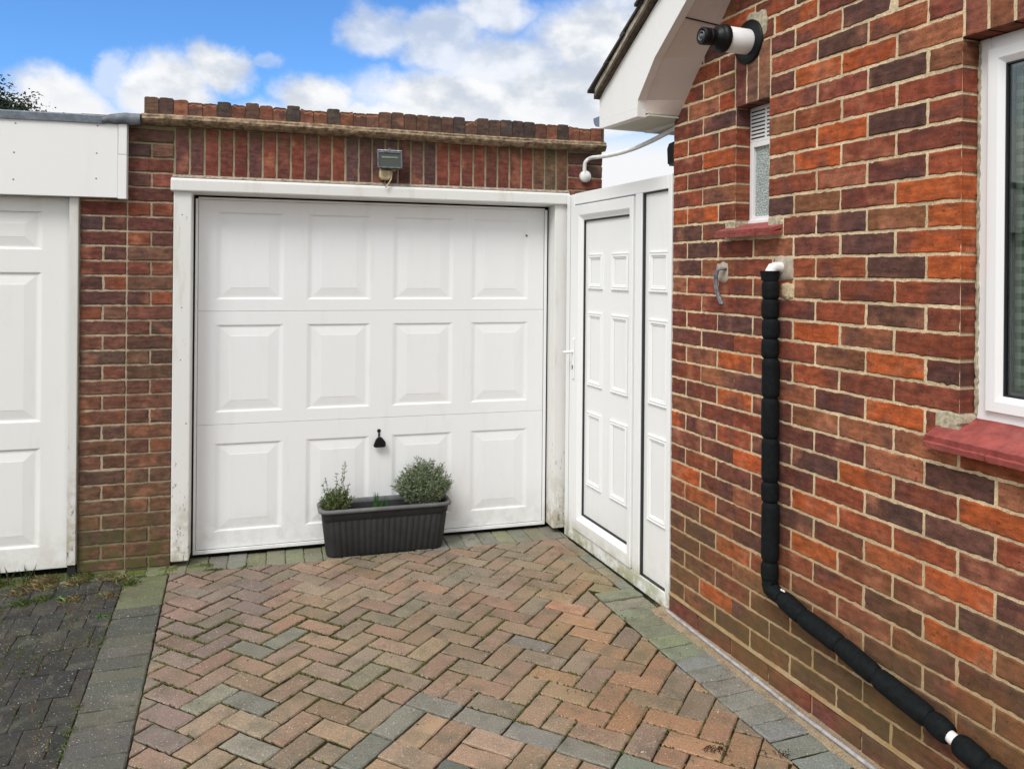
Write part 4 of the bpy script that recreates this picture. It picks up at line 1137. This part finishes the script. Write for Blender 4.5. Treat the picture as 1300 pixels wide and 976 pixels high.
lp.box(-.946, -.402, .014, .03, .178, 1.885)
# leaf's right stile is narrow: panel reaches close to it
lp.build('panel', UPVC_P, leaf)
ga_ = M(); frame_rect(ga_, -.9475, -.4015, .1765, 1.8855, .009, .004, .02, 0); ga_.build('gasket', GASK, leaf)
def moulding(m, x0, x1, z0, z1, y):
    def rg_(i, yy): return [(x0+i, yy, z0+i), (x1-i, yy, z0+i), (x1-i, yy, z1-i), (x0+i, yy, z1-i)]
    rr = [rg_(0, y), rg_(.001, y-.0085), rg_(.006, y-.0095), rg_(.009, y-.0055), rg_(.013, y-.0055), rg_(.016, y-.009), rg_(.021, y-.008), rg_(.024, y-.003), rg_(.028, y-.0045), rg_(.032, y-.001)]
    vs = [p for q in rr for p in q]
    m.add(vs, [(4*r_+k, 4*r_+(k+1) % 4, 4*r_+4+(k+1) % 4, 4*r_+4+k) for r_ in range(len(rr)-1) for k in range(4)])
RW = [(.366, .788), (.938, 1.356), (1.488, 1.688)]
for (z0, z1) in RW:
    q = M(); moulding(q, -.900, -.722, z0, z1, .014); q.build('panel_moulding', UPVC_P, leaf)
    q = M(); moulding(q, -.618, -.430, z0, z1, .014); q.build('panel_moulding', UPVC_P, leaf)
sp = M(); sp.box(-.272, -.0435, .014, .03, .082, 1.974); spo = sp.build('side_panel', UPVC_P, gt)
gs = M(); gs.box(-.2778, -.2665, .002, .02, .075, 1.981); gs.box(-.2705, -.0388, .003, .02, 1.975, 1.981); gs.box(-.2705, -.0388, .003, .02, .0745, .0805); gs.build('gasket', GASK, spo)
for (z0, z1) in RW: q = M(); moulding(q, -.226, -.046, z0, z1, .014); q.build('panel_moulding', UPVC_P, spo)
bd_ = M(); bd_.prism([(.072, -.004), (.094, .008), (.072, .010)], 0, 1, 'x') if False else None
hd_ = M(); hd_.box(-1.046, -1.018, -.022, -.014, .955, 1.195); hl = hd_.build('handle_plate', UPVC_C, leaf, bevel=.004)
hv = M(); hv.tube([(-1.032, -.02, 1.115), (-1.032, -.045, 1.115), (-1.034, -.055, 1.114), (-1.050, -.058, 1.112), (-1.085, -.056, 1.109)], [.009, .009, .0095, .009, .007], 12); hv.build('handle', UPVC_C, leaf)
M().lathe((-1.032, -.0205, 1.030), (0, -1, 0), [(0, .008), (.003, .008), (.0035, 0)], 16).box(-1.0345, -1.0295, -.0255, -.02, 1.012, 1.032).build('lock', plain('brass_grey', (.2, .19, .17), .4, .2, 50, 0, .7), leaf)
M().box(-1.166, -.006, -.002, .05, -.006, .0015).build('threshold', DARK, gt)

# grey conduit lying at the foot of the house wall
cd = M(); P = []
for k in range(46):
    s_ = .015+k*.05; o_ = .020+.020*min(1, max(0, s_/.9))+.003*mnoise.noise(Vector((s_*3, 0, 5))); 
    P.append(Vector((s_, -o_, .012+.002*mnoise.noise(Vector((s_*4, 2, 5))))))
cd.tube(P, .0075, 12); cd.tube([P[13]+Vector((-.014, 0, 0)), P[13]+Vector((.014, -.001, 0))], .0105, 12); 
cd.tube([Vector((-.03, .004, .004)), Vector((.0, -.012, .010)), P[0]], .0075, 10)
cd.build('conduit', GREYP, None, 'W', (0, 0, 0), label='thin grey conduit lying in the sandy gap beside the house wall', cat='conduit')

# ------------------------------------------------------------------ PLANTER
pl = thing('planter_trough', 'dark grey ribbed plastic trough standing against the garage door', 'planter', 'G', (1.24, -.01, 0))
pm = M()
def rrect(hx, hy, r_, cx_, cy_, rib=0., ph=0.):
    P = []; seg_ = 6
    cs = [(hx-r_, -hy+r_, -90), (hx-r_, hy-r_, 0), (-hx+r_, hy-r_, 90), (-hx+r_, -hy+r_, 180)]
    pts = []
    for (a, b_, d0) in cs:
        for k in range(seg_+1): t = R(d0+90*k/seg_); pts.append((a+r_*math.cos(t), b_+r_*math.sin(t), math.cos(t), math.sin(t)))
    out = []
    n_ = len(pts)
    for i in range(n_):
        a, b_ = pts[i], pts[(i+1) % n_]; L = math.hypot(a[0]-b_[0], a[1]-b_[1]); k = max(1, int(L/.0062))
        for j in range(k):
            t = j/k; x, y, nx, ny = [a[q]+(b_[q]-a[q])*t for q in range(4)]
            w_ = 0
            if rib:
                u = (x+10)/.0495 if abs(ny) > .7 else (y+10)/.0495
                w_ = rib*max(-1., min(1., 1.8*math.sin(2*math.pi*u)))
            out.append((cx_+x+nx*w_, cy_+y+ny*w_))
    return out
lev = [(.0, .308, .078, .0), (.004, .314, .083, .002), (.215, .338, .101, .0045), (.222, .340, .103, .0), (.224, .346, .108, 0), (.252, .350, .112, 0), (.256, .352, .114, 0)]
cxp, cyp = 1.243, -.033
rings = []
for (z_, hx, hy, rb) in lev:
    # ribs on a common parameterisation
    P = rrect(.33, .095, .045, 0, 0, 0)
    rings.append([(z_, hx, hy, rb)])
def level(z_, hx, hy, rb):
    base_ = rrect(.33, .095, .045, 0, 0, 0); out = []
    for (x, y) in base_:
        X, Y = x*hx*1.03/.33, y*hy*.93/.095
        if rb:
            if abs(y) > .093: s_ = max(-1., min(1., 1.6*math.sin(2*math.pi*(x+.0165)/.066))); Y += math.copysign(rb*s_, y)
            elif abs(x) > .328: s_ = max(-1., min(1., 2.2*math.sin(2*math.pi*y/.066))); X += math.copysign(rb*s_, x)
        out.append((cxp+X, cyp+Y, z_))
    return out
def loft(m, L, sm=False, closebot=True, mi=0):
    n_ = len(L[0]); vs = [p for r_ in L for p in r_]
    m.add(vs, [(a*n_+k, a*n_+(k+1) % n_, (a+1)*n_+(k+1) % n_, (a+1)*n_+k) for a in range(len(L)-1) for k in range(n_)], mi, (1, 1, 1, 0), sm)
    if closebot: m.add(L[0], [list(range(n_-1, -1, -1))], mi)
L = [level(*q) for q in [(.0, .300, .073, 0), (.003, .306, .077, .003), (.012, .308, .079, .008), (.195, .330, .096, .008), (.205, .332, .098, .002), (.208, .334, .100, 0), (.212, .340, .105, 0), (.246, .345, .109, 0)]]
loft(pm, L, True)
Li = [level(*q) for q in [(.255, .338, .102, 0), (.20, .326, .090, 0)]]; loft(pm, Li, True, False)
body = pm.build('body', TROUGH, pl)
rm_ = M(); Lr = []
for k in range(9):
    a = R(-100+200*k/8); Lr.append(level(.262+.012*math.sin(a), .349+.013*math.cos(a), .113+.013*math.cos(a), 0))
Lr = Lr+[level(.268, .336, .100, 0), level(.25, .336, .100, 0)]
loft(rm_, Lr, True, False); rm_.build('rim', RIMM, pl)
so_ = M(); P = level(.205, .320, .086, 0); n_ = len(P)
so_.add(P+[(cxp, cyp, .208)], [(k, (k+1) % n_, n_) for k in range(n_)]); 
for i in range(420):
    x, y = cxp+random.uniform(-.31, .31), cyp+random.uniform(-.08, .08); r_ = random.uniform(.002, .005)
    so_.add([(x+r_, y, .2075), (x, y+r_, .2075), (x-r_, y-r_*.4, .2075), (x, y, .2075+r_)], [(0,1,3),(1,2,3),(2,0,3)])
so_.build('soil', SOIL, pl)
# herbs
def leafquad(m, p, d, L_, w_, c_, droop=.0):
    d = d.normalized(); side = d.cross(Vector((random.gauss(0,1), random.gauss(0,1), random.gauss(0,1)))).normalized()
    a = p; b_ = p+d*L_*.5+Vector((0, 0, -droop*L_*.2)); e = p+d*L_+Vector((0, 0, -droop*L_))
    m.add([tuple(a-side*w_*.3), tuple(a+side*w_*.3), tuple(b_+side*w_*.5), tuple(e), tuple(b_-side*w_*.5)], [(0, 1, 2, 3, 4)], 0, (*c_, 0))
def herb(name, label, cat, x, y, stems, spread, height, leafL, leafW, pal, dens_, seed, tall=None, ball=False):
    random.seed(seed); m = M(); sm2 = M()
    base_ = Vector((x, y, .207))
    for k in range(stems):
        a = random.uniform(0, 2*math.pi); r_ = math.sqrt(random.random())
        lean = r_*spread
        h = height*(1-.45*r_*r_ if ball else 1-.6*r_)*random.uniform(.80, 1.06)*(1+.07*math.sin(a*3+1) if ball else 1)
        tip = Vector((lean*math.cos(a), lean*math.sin(a)*.75, h))
        if tall and k in tall: tip = Vector(tall[k])
        n_ = 9; P = []
        for j in range(n_+1):
            t = j/n_; q = base_+Vector((tip.x*(t**.8)+random.gauss(0, .002), tip.y*(t**.8)+random.gauss(0, .002), tip.z*(t**1.15 if ball else t))); P.append(q)
        sm2.tube(P, [.0016-.001*j/n_ for j in range(n_+1)], 5, 0, (.16, .15, .09, 0))
        for j in range(1, n_+1):
            t0 = j/n_
            if t0 < .15: continue
            dirr = (P[j]-P[j-1]).normalized()
            for q in range(dens_):
                pp_ = P[j-1].lerp(P[j], random.random()); o_ = Vector((random.gauss(0, 1), random.gauss(0, 1), random.gauss(0, .6))).normalized()
                c_ = random.choice(pal); g_ = random.uniform(.7, 1.25)
                leafquad(m, pp_, o_+dirr*random.uniform(.3, 1.3), leafL*random.uniform(.6, 1.2), leafW*random.uniform(.8, 1.2), tuple(v_*g_ for v_ in c_), .1)
    e = D.objects.new(name, None); COL.objects.link(e); e.location = Wm('G', x, y, .207); e.rotation_euler = (0, 0, FR['G'][1]); BASE[e.name] = ('G', (x, y, .207))
    e['label'] = label; e['category'] = cat
    m.build('foliage', LEAF, e); sm2.build('stem', LEAF, e)
herb('lavender_plant', 'rounded grey green lavender bush at the right end of the trough', 'herb', 1.466, -.040, 240, .175, .282, .025, .0040,
     [(.175,.225,.13),(.22,.27,.165),(.13,.175,.09),(.08,.115,.05),(.29,.32,.22)], 9, 5, ball=True)
herb('rosemary_plant', 'small upright green herb with one tall sprig, left end of the trough', 'herb',   .975, -.045, 75, .105, .215, .019, .0042,
     [(.085,.13,.035),(.12,.16,.05),(.06,.10,.028),(.16,.18,.075)], 7, 11, tall={0: (.045, 0, .305), 1: (.035, .01, .285), 2: (-.065, 0, .22), 3: (-.08, .0, .19), 4: (.0, 0, .245), 5: (.07, 0, .19)})
random.seed(3)
for (xc, lab) in ((1.192, 'thin green chive clump in the middle of the trough, left one'), (1.232, 'shorter green chive clump in the middle of the trough, right one')):
    m = M()
    for k in range(34):
        p = Vector((xc+random.gauss(0, .008), -.06+random.gauss(0, .006), .206)); h = random.uniform(.06, .135 if xc < 1.2 else .105); t = Vector((random.gauss(0, .008), random.gauss(0, .006), h))
        g_ = random.uniform(.7, 1.3); m.tube([p, p+t*.5+Vector((0, 0, .002)), p+t], [.0018, .0015, .0005], 4, 0, (.040*g_, .12*g_, .026*g_, 0), cap=False)
    m.build('chive_clump', LEAF, None, 'G', (xc, -.06, .206), label=lab, cat='herb')

# ------------------------------------------------------------------ grass, weeds, moss, litter
random.seed(9)
gr = M()
def blade(m, x, y, h, lean, c_, w_=.0022, z0=.0):
    a = random.uniform(0, 6.283); d = Vector((math.cos(a), math.sin(a), 0)); s_ = Vector((-d.y, d.x, 0))*w_
    p = Vector((x, y, z0)); m1 = p+d*lean*.35+Vector((0, 0, h*.6)); e = p+d*lean+Vector((0, 0, h))
    m.add([tuple(p-s_), tuple(p+s_), tuple(m1+s_*.7), tuple(e), tuple(m1-s_*.7)], [(0, 1, 2, 3, 4)], 0, (*c_, 0))
GRN = [(.10,.16,.03),(.07,.12,.022),(.14,.17,.04),(.05,.09,.02)]; STR = [(.36,.28,.15),(.28,.20,.10),(.22,.15,.08)]
def gpt(s_, o_): v = Go+gd*s_+gn*o_; return v.x, v.y
for k in range(5200):
    s_ = random.uniform(-1.6, -.25); o_ = abs(random.gauss(.06, .05)); nn_ = mnoise.noise(Vector((s_*9, o_*9, 2)))
    if nn_ < -.05 and random.random() < .85: continue
    x, y = gpt(s_, o_); straw = random.random() < (.35+nn_*.9); pal = STR if straw else GRN
    blade(gr, x, y, random.uniform(.008, .030 if not straw else .022), random.uniform(.005, .05 if straw else .02), tuple(q*random.uniform(.7, 1.2) for q in random.choice(pal)), .0016)
for (s_, o_) in ((-.56, .05), (-.54, .05), (-.52, .045), (-.62, .06), (-.66, .05)):
    x, y = gpt(s_, o_)
    for q in range(3): blade(gr, x, y, random.uniform(.06, .11), .03, (.045, .07, .025), .002)
tufts = [(-.46, .12, 'S'), (-.30, .10, 'S'), (-.18, .10, 'S'), (-.10, .13, 'S'), (-.43, .16, 'S'), (-.55, .2, 'S'), (-.05, .2, 'G'), (-.42, .30, 'G'), (-.5, .33, 'G'), (-.28, .35, 'S'), (-.6, .42, 'G'), (-.12, .33, 'S')]
for (s_, o_, t) in tufts:
    for k in range(70):
        x, y = gpt(s_+random.gauss(0, .022), o_+random.gauss(0, .016))
        blade(gr, x, y, random.uniform(.004, .028), random.uniform(.01, .05), tuple(q*random.uniform(.7, 1.3) for q in random.choice(STR if (t == 'S' and random.random() < .7) else GRN)), .0014)
# growth in the joints of the old paving and along the band
for k in range(2600):
    r_ = random.choice([q*.5 for q in range(0, 26)]); t = random.uniform(.05, 2.4); 
    if mnoise.noise(Vector((t*3.3, r_*1.7, 6))) < .02: continue
    p = bR0+bd*t-bn*(.204+r_*.1003+random.gauss(0, .006))
    if goff((p.x, p.y)) < .1: continue
    for q in range(3): blade(gr, p.x+random.gauss(0, .008), p.y+random.gauss(0, .01), random.uniform(.003, .014), random.uniform(.004, .02), tuple(v_*random.uniform(.5, 1.) for v_ in random.choice(GRN+STR)), .0013)
for k in range(500):
    t = random.uniform(.0, 1.7); 
    if mnoise.noise(Vector((t*5, 3, 6))) < .1: continue
    p = bR0+bd*t-bn*(.204+random.gauss(0, .004)); blade(gr, p.x, p.y, random.uniform(.003, .012), .01, random.choice(GRN), .0013)
for k in range(260):
    s_ = random.choice((.335, .36, .32, .5, -.02, .1))+random.gauss(0, .02); x, y = gpt(s_, .112+random.gauss(0, .006)); blade(gr, x, y, random.uniform(.003, .012), .012, random.choice(GRN), .0016)
gr.build('grass', LEAF, kind='stuff', label='straggling grass and dry stalks growing along the foot of the cream door', cat='grass')
# moss cushions in the block joints
ms = M(); random.seed(31)
def cushion(m, x, y, r_, h, c_):
    n_ = 7; P = [(x+r_*random.uniform(.7, 1.3)*math.cos(6.283*k/n_), y+r_*random.uniform(.7, 1.3)*math.sin(6.283*k/n_), -.004) for k in range(n_)]
    Q = [(x+(p[0]-x)*.55, y+(p[1]-y)*.55, h*.8-.003) for p in P]
    m.add(P+Q+[(x, y, h)], [(k, (k+1) % n_, n_+(k+1) % n_, n_+k) for k in range(n_)]+[(n_+k, n_+(k+1) % n_, 2*n_) for k in range(n_)], 0, (*c_, 0), True)
for i in range(-20, 12):
    for j in range(-12, 16):
        for e in range(34):
            horiz = random.random() < .5
            a = i+(random.random() if horiz else 0); b_ = j+(0 if horiz else random.random())
            ci, cj = int(math.floor(a)), int(math.floor(b_))
            # skip when the edge lies inside a block
            ph = (ci+cj) % 4
            if horiz and ph == 1: continue
            if (not horiz) and ph == 3: continue
            if a > 0 and b_ < 0: continue
            q = lat(a, b_); nn_ = mnoise.noise(Vector((q[0]*1.7+4, q[1]*1.7, 0)))
            if nn_ < .0 and random.random() < .9: continue
            if q[0] > .1 and random.random() < .6: continue
            if (Vector(q)-bR0).dot(bn) < .02 or goff(q) < .12 or woff(q) < .25 or q[1] < 2.2: continue
            cushion(ms, q[0]+random.gauss(0, .0015), q[1]+random.gauss(0, .0015), random.uniform(.003, .0068), random.uniform(.0008, .0045), random.choice([(.050,.048,.012),(.070,.078,.014),(.045,.036,.014),(.085,.10,.018)]))
for k in range(1500):
    s_ = random.uniform(-.33, .33); x, y = gpt(s_, .02+abs(random.gauss(0, .02))); 
    if mnoise.noise(Vector((s_*14, 1, 1))) < -.1: continue
    cushion(ms, x, y, random.uniform(.003, .008), random.uniform(.002, .007), random.choice([(.09,.12,.025),(.07,.09,.02),(.12,.14,.03)]))
ms.build('moss', LEAF, kind='stuff', label='green and brown moss in the joints of the block paving', cat='moss')
lt = M(); random.seed(17)
spots = [(600, 843, 3), (1, 1, 0)]
def gpx(x, y):
    u, v = x-650, y-345.6; c_, s2_ = math.cos(ROLL), math.sin(ROLL); a = (u*c_+v*s2_)/1004; b_ = (-u*s2_+v*c_)/1004
    t = 1.58/b_; return a*t, t
for k in range(420):
    x = random.uniform(-1.5, 1.1); y = random.uniform(2.3, 4.6)
    if woff((x, y)) < .03 or goff((x, y)) < .01: continue
    if x < .2 and random.random() < .72: continue
    r_ = random.uniform(.0015, .004); a = random.uniform(0, 6.28); d = Vector((math.cos(a), math.sin(a)))*r_*random.uniform(1, 2.2); s2_ = Vector((-d.y, d.x)).normalized()*r_*.5
    c_ = random.choice([(.02,.015,.01),(.05,.035,.02),(.5,.46,.4),(.03,.02,.015),(.10,.06,.03)])
    lt.add([(x-d.x, y-d.y, .004), (x+s2_.x, y+s2_.y, .0065), (x+d.x, y+d.y, .0045), (x-s2_.x, y-s2_.y, .0035)], [(0, 3, 2, 1)], 0, (*c_, 0))
for (px_, py_, n2) in ((733, 872, 1), (905, 945, 14), (995, 955, 6), (800, 775, 3), (252, 718, 3), (600, 688, 2)):
    gx, gy = .0, .0; gx, gy = {733: (.24, 2.98), 905: (.69, 2.62), 995: (.90, 2.60), 800: (.52, 3.62), 252: (-1.62, 4.22), 600: (-.22, 4.66)}[px_]
    for k in range(n2*2):
        x, y = gx+random.gauss(0, .02), gy+random.gauss(0, .012); a = random.uniform(0, 6.28); d = Vector((math.cos(a), math.sin(a)))*random.uniform(.008, .022)
        lt.tube([(x, y, .005), (x+d.x*.5, y+d.y*.5, .012), (x+d.x, y+d.y, .006)], .0012, 5, 0, (.03, .02, .012, 0))
lt.build('leaf_litter', LEAF, kind='stuff', label='tiny leaf crumbs and twigs scattered over the block paving', cat='leaf litter')
# small green weeds
def weed(s_, o_, lab, seed):
    random.seed(seed); m = M(); x0, y0 = s_, -o_
    for k in range(34):
        a = random.uniform(0, 6.283); L_ = random.uniform(.010, .026); d = Vector((math.cos(a), math.sin(a), random.uniform(.15, .7)))
        leafquad(m, Vector((x0+random.gauss(0, .006), y0+random.gauss(0, .005), .003)), d, L_, .008, random.choice([(.05,.15,.03),(.04,.11,.022),(.07,.17,.035)]), .2)
    m.build('weed', LEAF, None, 'G', (x0, y0, 0), label=lab, cat='weed', group='weeds in the dark paving')
weed(-.335, .305, 'bright green weed nearest the cream door in the dark paving', 1)
weed(-.110, .575, 'green weed beside the charcoal paving band, nearer the viewer', 2)
weed(-.62, .62, 'green weed at the far left edge of the dark paving', 3)

# ------------------------------------------------------------------ tree beyond the left garage
tr = thing('tree', 'dark leafy tree showing above the flat garage roof, far left', 'tree', 'N', (-9.6, 14.2, 0))
random.seed(77)
tk = M(); tk.tube([(-9.6, 14.2, 0), (-9.58, 14.2, 1.5), (-9.62, 14.22, 3.0), (-9.55, 14.2, 4.3)], [.17, .14, .1, .04], 10)
crown = M()
for k in range(190):
    a = random.uniform(0, 6.283); e = random.uniform(-.4, 1.45); r_ = random.uniform(.6, 1.35)
    c0 = Vector((-9.6+r_*math.cos(a)*math.cos(e)*.9, 14.2+r_*math.sin(a)*math.cos(e)*.9, 3.62+r_*math.sin(e)*1.0))
    tk.tube([(-9.6, 14.2, 2.6+.5*random.random()), tuple(c0)], [.03, .008], 5)
    for q in range(170):
        o_ = Vector((random.gauss(0, 1), random.gauss(0, 1), random.gauss(0, .8)))*.14; p = c0+o_
        g_ = random.uniform(.6, 1.4); leafquad(crown, p, Vector((random.gauss(0,1), random.gauss(0,1), random.gauss(0,1))), random.uniform(.04, .09), .03, (.028*g_, .040*g_, .022*g_), .2)
tk.build('trunk', BARK, tr); crown.build('crown', LEAF, tr)
